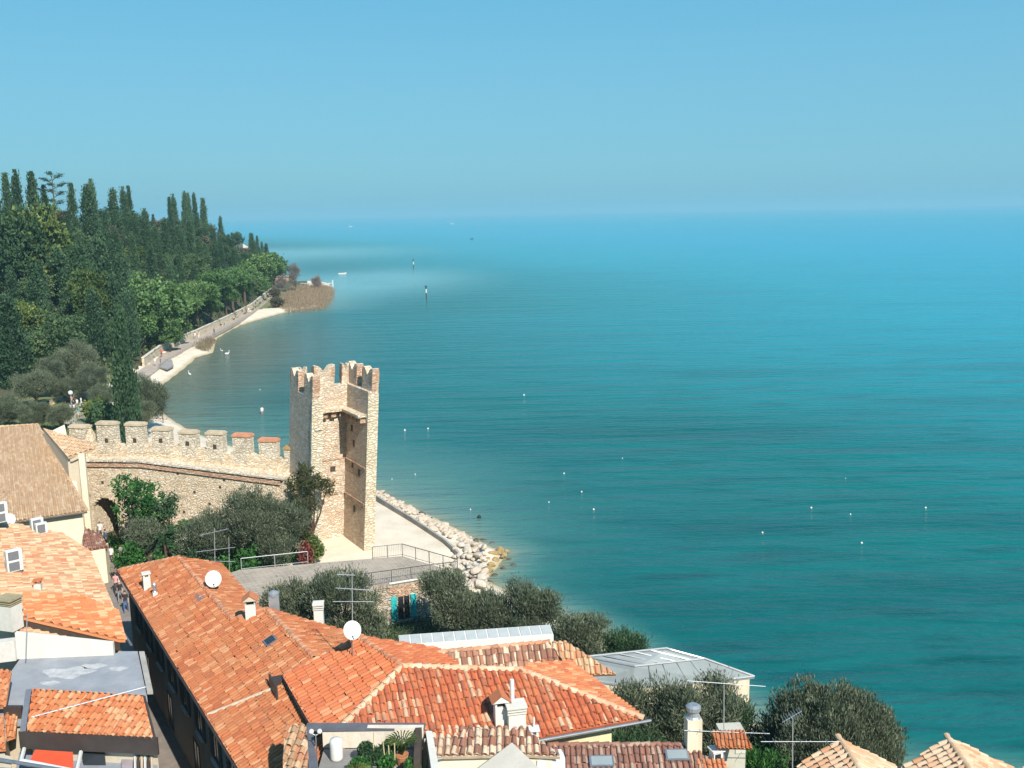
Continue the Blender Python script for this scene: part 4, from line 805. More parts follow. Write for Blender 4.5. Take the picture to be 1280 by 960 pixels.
def antenna(u, v0, v1, y, booms, label, r=.023):
    """tv mast standing at depth y between two heights; booms: (u0, v0, u1, v1, number of rods, rod length)"""
    a, b_ = D(u, v1, y), D(u, v0, y); root = empty('tv_antenna', a, label, 'antenna', 'tv antennas on the roofs'); MB().tube(a-np.array([0, 0, .6]), b_, r, r*.8).build('mast', ALU, root)
    for u0, w0, u1, w1, n_, ln in booms:
        p0, p1 = D(u0, w0, y-.06), D(u1, w1, y-.06); bo = MB().tube(p0, p1, .015).build('boom', ALU, root); d = (p1-p0)/np.linalg.norm(p1-p0); s = np.cross(d, [0, 0, 1.]); s /= np.linalg.norm(s)
        for k in range(n_): c = p0+(p1-p0)*(k+.5)/n_; l_ = ln*(1-.35*k/max(n_, 1)); MB().tube(c-s*l_+np.array([0, 0, .03]), c+s*l_+np.array([0, 0, .03]), .009, n=4).build('rod', ALU, bo)
    return root
def window_part(parent, q, dir_, w, h, frame, pane=GLASSD, shut=None, sill=True):
    """window in an upright wall: q centre on the face, dir_ along the wall"""
    d = np.array([dir_[0], dir_[1], 0.]); d /= np.linalg.norm(d); n_ = np.array([d[1], -d[0], 0]); up = np.array([0, 0, 1.]); q = np.array(q)
    def bx(mb, x0, x1, z0, z1, o0, o1): mb.hexa([q+d*x+n_*o+up*z0 for x, o in ((x0, o0), (x1, o0), (x1, o1), (x0, o1))], [q+d*x+n_*o+up*z1 for x, o in ((x0, o0), (x1, o0), (x1, o1), (x0, o1))])
    mb = MB(); bx(mb, -w/2, w/2, -h/2, h/2, -.1, .012); o = mb.build('window', pane, parent)
    mb = MB(); t_ = .07
    bx(mb, -w/2-t_, -w/2, -h/2-t_, h/2+t_, -.05, .04); bx(mb, w/2, w/2+t_, -h/2-t_, h/2+t_, -.05, .04); bx(mb, -w/2, w/2, h/2, h/2+t_, -.05, .04); bx(mb, -w/2, w/2, -h/2-t_, -h/2, -.05, .04); bx(mb, -.025, .025, -h/2, h/2, -.05, .03); mb.build('frame', frame, o)
    if sill: mb = MB(); bx(mb, -w/2-.18, w/2+.18, -h/2-.17, -h/2-t_-.003, -.05, .16); mb.build('sill', CONC, o)
    if shut:
        for s in (-1, 1):
            mb = MB(); bx(mb, min(s*(w/2+t_+.01), s*(w/2+t_+.01+w*.52)), max(s*(w/2+t_+.01), s*(w/2+t_+.01+w*.52)), -h/2-.04, h/2+.04, .005, .06)
            for k in range(7): z = -h/2+.1+(h-.1)*k/7; x0 = w/2+t_+.06; x1 = w/2+t_+w*.47; bx(mb, min(s*x0, s*x1), max(s*x0, s*x1), z, z+.07, .06, .085)
            mb.build('shutter', shut, o)
    return o
def gutter(a, b_, parent, mat=GREYM, r=.07): return MB().tube(a, b_, r, n=8).build('gutter', mat, parent)

# ---------------------------------------------------------------- long orange house on the alley
PA = eave(P(148, 713, 8), P(299, 959, 8), 24, 1)
ha = empty('long_house', P(215, 820, 1.5), 'long house with a weathered orange roof whose dark side wall lines the alley', 'house')
e0, e1 = P(148, 713, 8), P(299, 959, 8); ed = (e1-e0)/np.linalg.norm(e1-e0); e2 = e1+ed*6.5
pk, r1, r2a, r2b = on(223, 697, PA), on(291, 775, PA), on(333, 761, PA), on(392, 822, PA)
T_A = tiles('weathered orange house tiles', [(.36, .095, .030), (.40, .118, .039), (.29, .074, .026), (.43, .15, .058), (.37, .10, .033), (.47, .22, .11), (.32, .084, .029), (.39, .115, .039)], (.36, .165, .07), (.20, .085, .04), .55, .55)
back = r2b+ed*9; up_end = e2+(r2b-(e0+ed*((r2b-e0)@ed)))*.6
roofA = tile_slope('roof', PA, None, T_A, ha, .25, .42, [e0, e2, up_end, r2b, r2a, r1, pk], seed=1)
# far side slopes
fr = P(277, 706, 8.2); fe = P(331, 766, 8.3)
ptop = plane3(pk, r1, P(300, 730, 8.3)); qa = on(276, 705, ptop); qb = on(328, 764, ptop)
tile_slope('roof', ptop, None, T_A, ha, .25, .42, [qb, qa, pk, r1], seed=3)
pbk = plane3(r2a, r2b, P(455, 803, 9.0)); tile_slope('roof', pbk, None, T_A, ha, .25, .42, [r2a, r2b, on(448, 812, pbk), on(462, 798, pbk), on(400, 781, pbk)], seed=4)
pend = plane3(e0, pk, qa); tile_slope('roof', pend, None, T_A, ha, .25, .42, [e0, pk, qa], seed=5)
T_RIDGE = tiles('ridge tiles', [(.55, .22, .10), (.48, .17, .075), (.60, .30, .17), (.40, .16, .08)], (.45, .3, .2), (.2, .12, .08), .5, .4)
ridge_tiles('ridge_tiles', [pk, r1], T_RIDGE, roofA); ridge_tiles('ridge_tiles', [r2a, r2b], T_RIDGE, roofA); ridge_tiles('ridge_tiles', [e0, pk], T_RIDGE, roofA); ridge_tiles('ridge_tiles', [r2a, r1+(r2a-r1)*.02], T_RIDGE, roofA)
la = on(261, 895, PA); lb = on(343, 862, PA); MB().tube(la+PA[0]*.08, lb+PA[0]*.08, .09, n=6).build('mortar_seam', plain('pale mortar', (.6, .46, .33), .95, .3, 3), roofA)
side = np.array([-ed[1], ed[0], 0]); side = side if side[0] > 0 else -side
wq = [e0+side*.45+ed*.4, e2+side*.45, e2+side*2.3, e0+side*2.3+ed*1.6]
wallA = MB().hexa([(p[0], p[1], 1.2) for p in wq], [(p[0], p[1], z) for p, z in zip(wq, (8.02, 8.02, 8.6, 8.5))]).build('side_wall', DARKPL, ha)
rw = [wq[3]-side*.5, up_end+side*3, r2b+side*3.2, qb-side*.9-ed*.3, qa-side*.9+ed*1.2]
MB().hexa([(p[0], p[1], 1.2) for p in rw], [(p[0], p[1], 6.3) for p in rw]).build('rear_wall', BEIGE, ha)
gutter(e0-np.array([0, 0, .12])-side*.08, e2-np.array([0, 0, .12])-side*.08, ha, DARKM)
f0 = wq[0]; LnA = np.linalg.norm(e2-e0)
for k in range(9):
    s = 3.2+k*3.1; q = f0+ed*s; q = np.array([q[0], q[1], 6.0]); window_part(ha, q, -ed[:2]*-1, .95, 1.7, WOODD, GLASSD, plain('black green shutters', (.03, .038, .034), .7, .3, 4))
for k in range(4): s = 5+k*6.2; q = f0+ed*s; window_part(ha, (q[0], q[1], 3.0), ed[:2], 1.1, 2.0, WOODD, GLASSD, None, False)
chimney_part('chimney', on(184, 737, PA), .42, .42, .85, roofA, WHITEW, 'slab', .5); chimney_part('chimney', on(194, 746, PA), .28, .28, .3, roofA, WHITEW, 'cowl', .5, STEEL)
chimney_part('chimney', on(314, 771, PA), .55, .55, .75, roofA, WHITEW, 'gable', .2, BEIGE); 
q = r2a+np.array([.35, .35, 0]); MB().box((q[0], q[1], q[2]+.2), (.55, .5, .8), .2).lathe((q[0], q[1], q[2]+.6), [(.3, 0), (.3, .18), (.1, .3)], 12).build('chimney', STEEL, roofA)
chimney_part('chimney', on(401, 779, pbk)-np.array([.1, -.1, .2]), .5, .45, .95, roofA, WHITEW, 'louvre', .1)
q = on(339, 803, PA); nn = PA[0]; ev_ = np.array([0, 0, 1])-nn*nn[2]; ev_ /= np.linalg.norm(ev_); eu_ = np.cross(ev_, nn)
def on_slope_box(name, q, w, h, th, parent, mat, nn, ev_, eu_): return MB().hexa([q+eu_*x*w/2+ev_*y*h/2 for x, y in ((-1, -1), (1, -1), (1, 1), (-1, 1))], [q+eu_*x*w/2+ev_*y*h/2+nn*th for x, y in ((-1, -1), (1, -1), (1, 1), (-1, 1))]).build(name, mat, parent)
sk = on_slope_box('skylight', q, .75, .6, .16, roofA, GREYM, nn, ev_, eu_); on_slope_box('pane', q+nn*.163, .6, .46, .012, sk, GLASSD, nn, ev_, eu_)
q = on(250, 747, PA); on_slope_box('metal_sheet', q, 1.0, .45, .1, roofA, GREYM, nn, ev_, eu_)  # thin grey sheet on the slope below the dish
# dormer trough with a dark mouth, cut between the long house and the pink roof
dish(on(267, 731, PA)+np.array([0, 0, .35]), .5, 'white satellite dish on the ridge at the far end of the long orange roof')
dish(D(440, 788, 42.6), .44, 'white satellite dish on the ridge of the salmon roof, under the tall antenna')

# ---------------------------------------------------------------- salmon and red hipped house in the middle
hb = empty('hipped_house', P(560, 900, 1.5), 'large hipped house with salmon and red cream striped clay roofs and a yellow wall', 'house')
PB = eave(P(355, 845, 9.8), P(392, 908, 9.8), 20, 1); b0, b1 = P(355, 845, 9.8), P(392, 908, 9.8); bd = (b1-b0)/np.linalg.norm(b1-b0)
rt, rb = on(449, 797, PB), on(497, 832, PB); PFr = eave(P(803, 898, 9.5), P(680, 920, 9.5), 22, -1); fE, fW = P(803, 898, 9.5), P(680, 920, 9.5); fd = (fW-fE)/np.linalg.norm(fW-fE)
hipT = on(497, 832, PFr); hipE = on(652, 838, PFr); n1, c1 = PB; n2, c2 = PFr
dl = np.cross(n1, n2); dl = dl if dl[2] < 0 else -dl; dl /= np.linalg.norm(dl)
A3 = np.array([n1, n2, dl]); hip0 = np.linalg.solve(A3, np.array([c1, c2, dl@((rb+hipT)/2)])); kz = (9.5-hip0[2])/dl[2]; hip1 = hip0+dl*kz      # where the hip meets the front eave
bE = b0+bd*((hip1-b0)@bd)
bE = on(394, 913, PB); roofB = tile_slope('roof', PB, None, T_PINK, hb, .30, .46, [b0, bE, on(423, 913, PB), hip0, rt], seed=11)
roofF = tile_slope('roof', PFr, None, T_STREAK, hb, .30, .46, [on(423, 913, PFr), on(536, 915, PFr), on(600, 930, PFr), on(662, 928, PFr), fW, fE, hipE, hip0], seed=12)
hip1 = on(424, 912, PFr)
pR = plane3(hipE, fE, P(712, 826, 9.75)); sE2 = on(712, 827, pR); tile_slope('roof', pR, None, T_ORANGE, hb, .27, .42, [fE, sE2, on(660, 831, pR), hipE], seed=13)
pG = plane3(rt, hip0, P(572, 826, 9.95)); g1 = on(574, 832, pG); g2 = on(548, 812, pG); tile_slope('roof', pG, None, T_PINK, hb, .30, .46, [g1, g2, rt, hip0], seed=14)
ridge_tiles('ridge_tiles', [rt, hip0], T_RIDGE, roofB); ridge_tiles('ridge_tiles', [hip0, hip1], tiles('pale hip tiles', [(.62, .40, .25), (.66, .48, .32), (.58, .30, .16), (.6, .36, .2)], (.55, .4, .28), (.3, .2, .14), .4, .3), roofB, .16)
T_PALE = MATS['pale hip tiles']; ridge_tiles('ridge_tiles', [hip0, hipE], T_PALE, roofF, .17); ridge_tiles('ridge_tiles', [hipE, fE], T_PALE, roofF, .16); ridge_tiles('ridge_tiles', [b0, rt], T_RIDGE, roofB, .13)
# the brown ribbed slope behind the front ridge and its blond hip
pC = plane3(P(545, 817, 10.15), P(686, 803, 10.15), P(700, 838, 9.15)); c_a, c_b = on(545, 816, pC), on(686, 803, pC)
roofC = tile_slope('roof', pC, None, tiles('brown and cream clay tiles', [(.30, .13, .08), (.24, .10, .065), (.58, .44, .30), (.36, .16, .095), (.22, .095, .06), (.64, .50, .36), (.28, .12, .075)], (.3, .19, .13), (.08, .05, .04), .4, .5), hb, .30, .46, [on(585, 846, pC), on(712, 838, pC), c_b, c_a], seed=15)
pD = plane3(P(686, 803, 10.15), P(712, 838, 9.2), P(765, 838, 9.1)); tile_slope('roof', pD, None, T_CREAM, hb, .27, .42, [on(716, 845, pD), on(770, 843, pD), on(707, 802, pD), on(686, 803, pD)], seed=16)
ridge_tiles('ridge_tiles', [c_a, c_b], T_RIDGE, roofC, .13)
# walls under the eaves
wy = fE-fd*-.9; i0, i1 = fE+fd*1.0, hip1-fd*-.0
inn = np.array([-fd[1], fd[0], 0]); inn = inn if inn[1] > 0 else -inn
wl = [fW+fd*2+inn*.55, fE+fd*1.2+inn*.55, fE+fd*1.2+inn*5.2, rt+inn*0, b0+np.array([.7, -.1, 0]), bE+np.array([.6, .2, 0])]
MB().hexa([(p[0], p[1], 1.2) for p in wl], [(p[0], p[1], z) for p, z in zip(wl, (9.4, 9.46, 9.3, 9.5, 9.6, 9.4))]).build('wall', YELLOW, hb)
wl2 = [b0+np.array([.35, .1, 0]), bE+np.array([.3, .4, 0]), bE+np.array([.63, .7, 0]), b0+np.array([.73, .2, 0])]
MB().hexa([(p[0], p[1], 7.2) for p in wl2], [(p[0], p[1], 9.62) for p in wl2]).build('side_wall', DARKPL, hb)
gutter(fE-fd*.35-np.array([0, 0, .1])-inn*.1, fW+fd*5-np.array([0, 0, .1])-inn*.1, hb)
gutter(b0-np.array([.06, 0, .08]), bE-np.array([.06, 0, .08]), hb, DARKM, .06)
# dark box dormer at the salmon roof's left corner
q0 = b0+np.array([-.05, -.15, -.15]); MB().box((q0[0]-.35, q0[1]-.35, q0[2]-.15), (.08, 1.5, .7), math.atan2(bd[1], bd[0])+PI/2).box((q0[0]-.1, q0[1]+.25, q0[2]-.2), (.9, .5, .5), .4).build('dormer', DARKM, hb)
chimney_part('chimney', on(626, 905, PFr), .52, .5, .85, roofF, WHITEW, 'gable', .2); chimney_part('chimney', on(645, 912, PFr), .72, .62, .8, roofF, WHITEW, 'louvre', .2)
q = on(641, 905, PFr); MB().tube(q, q+np.array([0, 0, 2.0]), .09, n=10).build('flue_pipe', WHITEP, roofF)

# long white roof lantern behind the brown slope
y0, y1 = D(500, 811, 50), D(692, 797, 51.5); rl = empty('roof_lantern', (y0+y1)/2-np.array([0, 0, 1.2]), 'long low white roof lantern with pale glass panels behind the brown ribbed roof', 'skylight')
d = (y1-y0)/np.linalg.norm(y1-y0); nb = np.array([-d[1], d[0], 0]); hgt = .36
MB().hexa([y0-[0, 0, .8], y1-[0, 0, .8], y1+nb*.95-[0, 0, .8], y0+nb*.95-[0, 0, .8]], [y0+[0, 0, hgt*.4], y1+[0, 0, hgt*.4], y1+nb*.95+[0, 0, hgt], y0+nb*.95+[0, 0, hgt]]).build('casing', WHITEP, rl)
nP = 14
for k in range(nP):
    a, b_ = y0+(y1-y0)*(k+.06)/nP, y0+(y1-y0)*(k+.94)/nP; l_ = lambda p, f: p+nb*.95*f+np.array([0, 0, hgt*(.4+.6*f)]); MB().hexa([l_(a, .12), l_(b_, .12), l_(b_, .93), l_(a, .93)], [l_(p, f)+np.array([0, 0, .035]) for p, f in ((a, .12), (b_, .12), (b_, .93), (a, .93))]).build('panel', plain('pale grey panel', (.40, .42, .41), .4, .15, 2), rl)

M_TERR, t, b, _ = new_mat('terrace slabs'); bk_ = N(t, 'ShaderNodeTexBrick'); L(t, pos(t, rot=(0, 0, .3)), bk_.inputs['Vector']); bk_.inputs['Scale'].default_value = .9; bk_.inputs['Mortar Size'].default_value = .02
bk_.inputs['Color1'].default_value = (.38, .315, .25, 1); bk_.inputs['Color2'].default_value = (.31, .26, .205, 1); bk_.inputs['Mortar'].default_value = (.15, .125, .10, 1)
col = mixc(t, mrange(t, noise(t, pos(t), .5, 6, .65), .42, .68, 0, .6), bk_.outputs[0], (.44, .37, .29)); col = mixc(t, mrange(t, noise(t, pos(t), 4, 5, .7), .5, .75, 0, .5), col, (.25, .21, .16)); L(t, col, b.inputs['Base Color']); b.inputs['Roughness'].default_value = .95
# ---------------------------------------------------------------- flat terrace house by the beach with turquoise shutters
ht = empty('terrace_house', P(430, 740, 1.5), 'low stone house with a flat pale terrace roof and turquoise shutters', 'house'); TZ = 4.6
tp = [P(u, v, TZ) for u, v in [(285, 717), (300, 712), (503, 695), (574, 716), (536, 722), (488, 730), (330, 752), (290, 752)]]
MB().slab(tp, np.array([0, 0, -.28])).build('terrace_roof', M_TERR, ht)
qi = [p*1 for p in tp]; c_ = np.mean(tp, 0); wt = [p+(c_-p)/np.linalg.norm((c_-p))*.12 for p in tp]
S_RUB = stone('rough rubble stone', [(.46, .38, .29), (.54, .47, .37), (.38, .30, .22), (.62, .56, .46), (.42, .31, .22)], (.46, .39, .29), 3.0, 1.8)
MB().prism(wt, 1.0, TZ-.285).build('wall', S_RUB, ht)
a, b_ = wt[5], wt[4]; dr = (b_-a)/np.linalg.norm(b_-a); nout = np.array([dr[1], -dr[0], 0])
MB().hexa([a+nout*.01+[0, 0, -.75], b_+nout*.01+[0, 0, -.75], b_+nout*.06+[0, 0, -.75], a+nout*.06+[0, 0, -.75]], [a+nout*.01+[0, 0, -.29], b_+nout*.01+[0, 0, -.29], b_+nout*.06+[0, 0, -.29], a+nout*.06+[0, 0, -.29]]).build('brick_lintel', BRICK, ht)
MB().tube(a+nout*.1+[0, 0, .03], b_+nout*.1+[0, 0, .03], .09).build('coping', plain('pale coping stone', (.66, .6, .5)), ht)
q = a+(b_-a)*.36; q = np.array([q[0], q[1], 2.62]); wo_ = window_part(ht, q+nout*.01, dr[:2], .85, 1.75, BRICK, GLASSD, TURQ)
MB().hexa([q+dr*x+nout*o+np.array([0, 0, .95]) for x, o in ((-.5, .02), (.5, .02), (.5, .07), (-.5, .07))], [q+dr*x+nout*o+np.array([0, 0, z]) for x, o, z in ((-.36, .02, 1.2), (.36, .02, 1.2), (.36, .07, 1.2), (-.36, .07, 1.2))]).build('arch', BRICK, wo_)
def railing(name, pts, label, h=1.0, step=1.4, bal=.13, mat=None, group=None):
    mat = mat or plain('dark iron', (.10, .10, .105), .5, .3, 4, .4); r = empty(name, pts[0], label, 'railing', group)
    for a, b_ in zip(pts[:-1], pts[1:]):
        n_ = max(1, int(round(np.linalg.norm(b_-a)/step)))
        MB().tube(a+[0, 0, h], b_+[0, 0, h], .03, n=5).build('top_rail', mat, r); MB().tube(a+[0, 0, .12], b_+[0, 0, .12], .02, n=4).build('bottom_rail', mat, r)
        for k in range(n_+1): q = a+(b_-a)*k/n_; MB().tube(q, q+[0, 0, h], .028, n=5).build('post', mat, r)
        if bal:
            mb = MB(); m_ = int(np.linalg.norm(b_-a)/bal)
            for k in range(1, m_): q = a+(b_-a)*k/m_; mb.tube(q+[0, 0, .12], q+[0, 0, h], .008, n=3)
            o = mb.build('balusters', mat, r); o['kind'] = 'stuff'
railing('terrace_railing', [P(u, v, TZ) for u, v in [(466, 699), (503, 695), (572, 715)]], 'thin iron railing round the seaward corner of the flat terrace')
railing('terrace_railing', [P(u, v, TZ) for u, v in [(572, 718), (538, 722), (440, 736)]], 'thin iron railing along the near edge of the flat terrace')
railing('garden_railing', [P(u, v, TZ) for u, v in [(302, 713), (385, 704)]], 'single pale rail between the terrace and the garden', .95, 2.5, 0, ALU)

# ---------------------------------------------------------------- the left side: chapel, cream roofed house, grey terrace
PCh = eave(P(109, 639, 7.3), P(25, 651, 7.3), 17, -1); ca_, cb_ = P(109, 639, 7.3), P(25, 651, 7.3); cd = (cb_-ca_)/np.linalg.norm(cb_-ca_)
hc = empty('chapel', P(60, 640, 1.5), 'chapel with a broad tan tiled roof and cream walls beside the town wall', 'chapel')
ctop = on(47, 531, PCh); ctl = on(-40, 536, PCh); cbl = ca_+cd*((ctl-ca_)@cd)
roofCh = tile_slope('roof', PCh, None, T_TAN, hc, .33, .46, [cbl, ca_, ctop, ctl], seed=21)
ridge_tiles('ridge_tiles', [ctl, ctop], T_TAN, roofCh, .15); ridge_tiles('ridge_tiles', [ctop, ca_], T_TAN, roofCh, .13)
cin = np.array([-cd[1], cd[0], 0]); cin = cin if cin[1] > 0 else -cin
rt_ = ctop-cd*.0; bk = ca_+cin*((ctop-ca_)@cin)
wl = [ca_+cin*.45+cd*.35, cbl+cin*.45, cbl+cin*9.5, bk+cd*.35]
MB().hexa([(p[0], p[1], 1.2) for p in wl], [(p[0], p[1], z) for p, z in zip(wl, (7.3, 7.3, 9.8, ctop[2]-.25))]).build('wall', CREAM, hc)
gutter(ca_-[0, 0, .1]-cin*.05, cbl-[0, 0, .1]-cin*.05, hc, DARKM, .06)
# lower side aisle with its own small roof and a corner pilaster
yq = 82.5; a1, a2, a3, a4 = D(85, 572, yq-.2), D(119, 561, yq+.4), D(108, 553, yq+5), D(56, 536, yq+6)
pAn = plane3(a1, a2, a4); roofAn = tile_slope('roof', pAn, None, T_TAN, hc, .30, .44, [a1, a2, on(109, 553, pAn), on(54, 536, pAn)], seed=22)
w1, w2 = a1*1., a2+(a1-a2)*.42; w3, w4 = on(109, 553, pAn), on(54, 536, pAn); w3 = w3+(w4-w3)*.25; w1 = w1+(w4-w1)*.06+(w2-w1)*.05; w2 = w2+(w3-w2)*.06
MB().hexa([(p[0], p[1], 1.2) for p in (w1, w2, w3, w4)], [(p[0], p[1], p[2]-.13) for p in (w1, w2, w3, w4)]).build('wall', BEIGE, hc)
pl_ = MB(); pl_.box((w2[0]-.1, w2[1]-.1, 1.2+(a2[2]-1.5)/2), (.5, .4, a2[2]-1.5), .15).build('pilaster', CREAM, hc)
q = (w1*.55+w2*.45); wd2 = (w2-w1)/np.linalg.norm(w2-w1)
for k in range(9): p_ = w1+(w2-w1)*(.3+.6*k/9); MB().box((p_[0], p_[1]-.12, a1[2]-.42+(a2[2]-a1[2])*(.3+.6*k/9)), (.2, .25, .3), .15).build('eave_bracket', BEIGE, hc)

PD_ = eave(P(112, 690, 7.5), P(157, 800, 7.5), 16, -1)
hd = empty('cream_roof_house', P(80, 730, 1.5), 'house with a patchy cream and salmon tiled roof left of the alley', 'house')
d0, d1 = P(112, 690, 7.5), P(157, 800, 7.5); D3 = lambda u, v: on(u, v, PD_)
roofD = tile_slope('roof', PD_, [(22, 656), (79, 668), (103, 684), (112, 690), (157, 800), (150, 800), (30, 772), (-50, 752), (-50, 656)], T_CREAM, hd, .27, .44, seed=23)
tile_slope('roof', (PD_[0], PD_[1]+.09), [(28, 742), (98, 744), (148, 764), (157, 800), (150, 800), (30, 772)], T_HOT, hd, .27, .44, seed=24)
MB().slab([D3(150, 801)-PD_[0]*.05, D3(26, 772)-PD_[0]*.05, D3(26, 772.5)-PD_[0]*.05-[0, -.0, .0], D3(150, 801.5)-PD_[0]*.05], np.array([0, 0, -.55])).build('verge_board', WOODD, hd)
pE3 = (PD_[0], PD_[1]-.55); tile_slope('roof', pE3, [(26, 775), (150, 804), (143, 806), (80, 807), (24, 791)], T_CREAM, hd, .27, .44, seed=25)
qd = [D3(24, 660), D3(100, 684), D3(112, 692), D3(154, 797), D3(20, 775), D3(-50, 755), D3(-50, 660)]; cq = np.mean(qd, 0); qd = [p+(cq-p)/np.linalg.norm(cq-p)*.45 for p in qd]
MB().hexa([(p[0], p[1], 1.2) for p in qd], [(p[0], p[1], p[2]-.2) for p in qd]).build('wall', BEIGE, hd)
dd_ = (d1-d0)/np.linalg.norm(d1-d0); gutter(d0-[0, 0, .1], d1-[0, 0, .1], hd, DARKM, .06)
p0 = D3(154, 770)+[.2, 0, -.1]; MB().tube(D3(143, 776)+PD_[0]*.12, D3(164, 806)+PD_[0]*.0, .07).build('downpipe', GREYM, hd)
ch_ = chimney_part('chimney', D3(13, 775)+[0, 0, .1], 1.0, .8, .85, roofD, WHITEW, 'louvre', -.3, plain('mossy tile cap', (.38, .31, .18), .95, .4, 3)); 
chimney_part('chimney', D3(48, 738), .4, .36, .45, roofD, WHITEW, 'slab', .2, T_ORANGE)
on_slope_box('skylight', on(41, 785, pE3)+pE3[0]*.05, .5, 1.3, .12, roofD, GREYM, PD_[0], np.array([PD_[0][2], 0, -PD_[0][0]]), np.cross(np.array([PD_[0][2], 0, -PD_[0][0]]), PD_[0]))
ac_unit(D3(19, 716)+[0, 0, .15], .95, 1.4, .42, .75, 'two fan air conditioner standing low on the cream tiled roof, nearest the chimney', 2)
ac_unit(D3(47, 664)+[0, 0, .12], .85, .9, .40, .75, 'air conditioner at the top of the cream roof, left of its twin')
ac_unit(D3(53, 667)+[0, -.1, .06], .80, .8, .38, .75, 'air conditioner at the top of the cream roof, right of its twin')
ac_unit(D3(3, 664)+[0, 0, .7], .9, 1.45, .42, .75, 'tall two fan air conditioner at the left edge above the white dish', 2)
dish(D3(12, 653)+[0, 0, .2], .46, 'white satellite dish on the cream roof at the left edge, beside the air conditioners')

hg = empty('grey_terrace_house', P(100, 850, 1.5), 'house with a flat grey felt roof behind a white parapet on the left', 'house'); GZ2 = 7.6
gp = [P(u, v, GZ2) for u, v in [(-40, 850), (12, 842), (26, 822), (142, 818), (150, 814), (172, 814), (184, 872), (60, 900), (-40, 905)]]
MB().slab(gp, np.array([0, 0, -.25])).build('flat_roof', ROOFGREY, hg)
cq = np.mean(gp, 0); gw = [p+(cq-p)/np.linalg.norm(cq-p)*.25 for p in gp]; MB().prism(gw, 1.2, GZ2-.253).build('wall', BEIGE, hg)
a, b_ = P(22, 824, GZ2), P(142, 819, GZ2); wv_ = np.array([-(b_-a)[1], (b_-a)[0], 0]); wv_ = wv_/np.linalg.norm(wv_)*.25
zt = lambda u, v: D(u, v, a[1]+.1)[2]
MB().hexa([a, b_, b_+wv_, a+wv_], [np.array([p[0], p[1], z]) for p, z in ((a, zt(22, 790)), (b_, D(142, 804, b_[1])[2]), (b_+wv_, D(142, 804, b_[1])[2]), (a+wv_, zt(22, 790)))]).build('parapet', WHITEW, hg)
a = P(-30, 832, GZ2); b_ = P(20, 826, GZ2); MB().hexa([a, b_, b_+[0, .5, 0], a+[0, .5, 0]], [p+[0, 0, 1.15] for p in (a, b_, b_+[0, .5, 0], a+[0, .5, 0])]).build('parapet', plaster('pale grey plaster', (.52, .49, .45)), hg)
for u, v, r_ in [(85, 841, .8), (117, 833, .4), (62, 854, .3), (148, 836, .3)]:
    q = P(u, v, GZ2); mb = MB(); vs = [(q[0]+r_*(1.6+.4*math.sin(3*t_))*math.cos(t_), q[1]+r_*(.8+.2*math.cos(5*t_))*math.sin(t_), GZ2+.004) for t_ in np.linspace(0, 2*PI, 22)[:-1]]; mb.hexa([(x, y, z-.003) for x, y, z in vs], vs); mb.build('lime_patch', plain('lime wash patch', (.50, .49, .47), .9, .3, 2.5, c2=(.3, .31, .32)), hg)
a, b_ = P(174, 818, GZ2), P(184, 868, GZ2); MB().hexa([a, a+[.3, 0, 0], b_+[.3, 0, 0], b_], [p+[0, 0, .18] for p in (a, a+[.3, 0, 0], b_+[.3, 0, 0], b_)]).build('kerb', CONC, hg)
MB().tube(D(32, 822, 49), D(34, 768, 49), .025).build('vent_pipe', ALU, hg)
# little tiled porch roof with a brown fascia in front of the flat roof
ZP = 8.3; PPo = eave(P(34, 917, ZP), P(192, 924, ZP), 13, 1); hp_ = empty('porch_roof', P(110, 920, ZP-1.5), 'small bright orange tiled porch roof edged with dark brown metal', 'porch roof')
pq = [on(u, v, PPo) for u, v in [(34, 915), (192, 923), (179, 871), (41, 863)]]; tile_slope('roof', PPo, None, T_HOT, hp_, .30, .42, pq, seed=26)
def board(a, b_, up, dn, th, mat=DARKM, name='fascia'):
    d = (b_-a)[:2]/np.linalg.norm((b_-a)[:2]); n_ = np.array([d[1], -d[0], 0])*th; return MB().hexa([a-[0, 0, dn], b_-[0, 0, dn], b_+n_-[0, 0, dn], a+n_-[0, 0, dn]], [a+[0, 0, up], b_+[0, 0, up], b_+n_+[0, 0, up], a+n_+[0, 0, up]]).build(name, mat, hp_)
board(pq[0]+[-.35, 0, 0], pq[1]+[.2, 0, 0], .06, .75, .08); board(pq[3]+[-.05, 0, 0], pq[0]+[-.05, 0, 0], .1, .5, .25, plain('slate blue flashing', (.16, .165, .19), .6, .25, 2)); board(pq[1]+[.02, 0, 0], pq[2]+[.02, 0, 0], .05, .6, .08); board(pq[2], pq[3], .05, .3, .06)
MB().hexa([p+[0, .3, -2.2] for p in pq], [p+[0, .3, -.2] for p in pq]).build('wall', BEIGE, hp_)
q0, q1 = on(40, 899, PPo)+PPo[0]*.12, on(183, 862, PPo)+PPo[0]*.16; tag(MB().tube(q0, q1, .035).build('pole', ALU), 'long thin pale pole lying across the orange porch roof', 'pole')
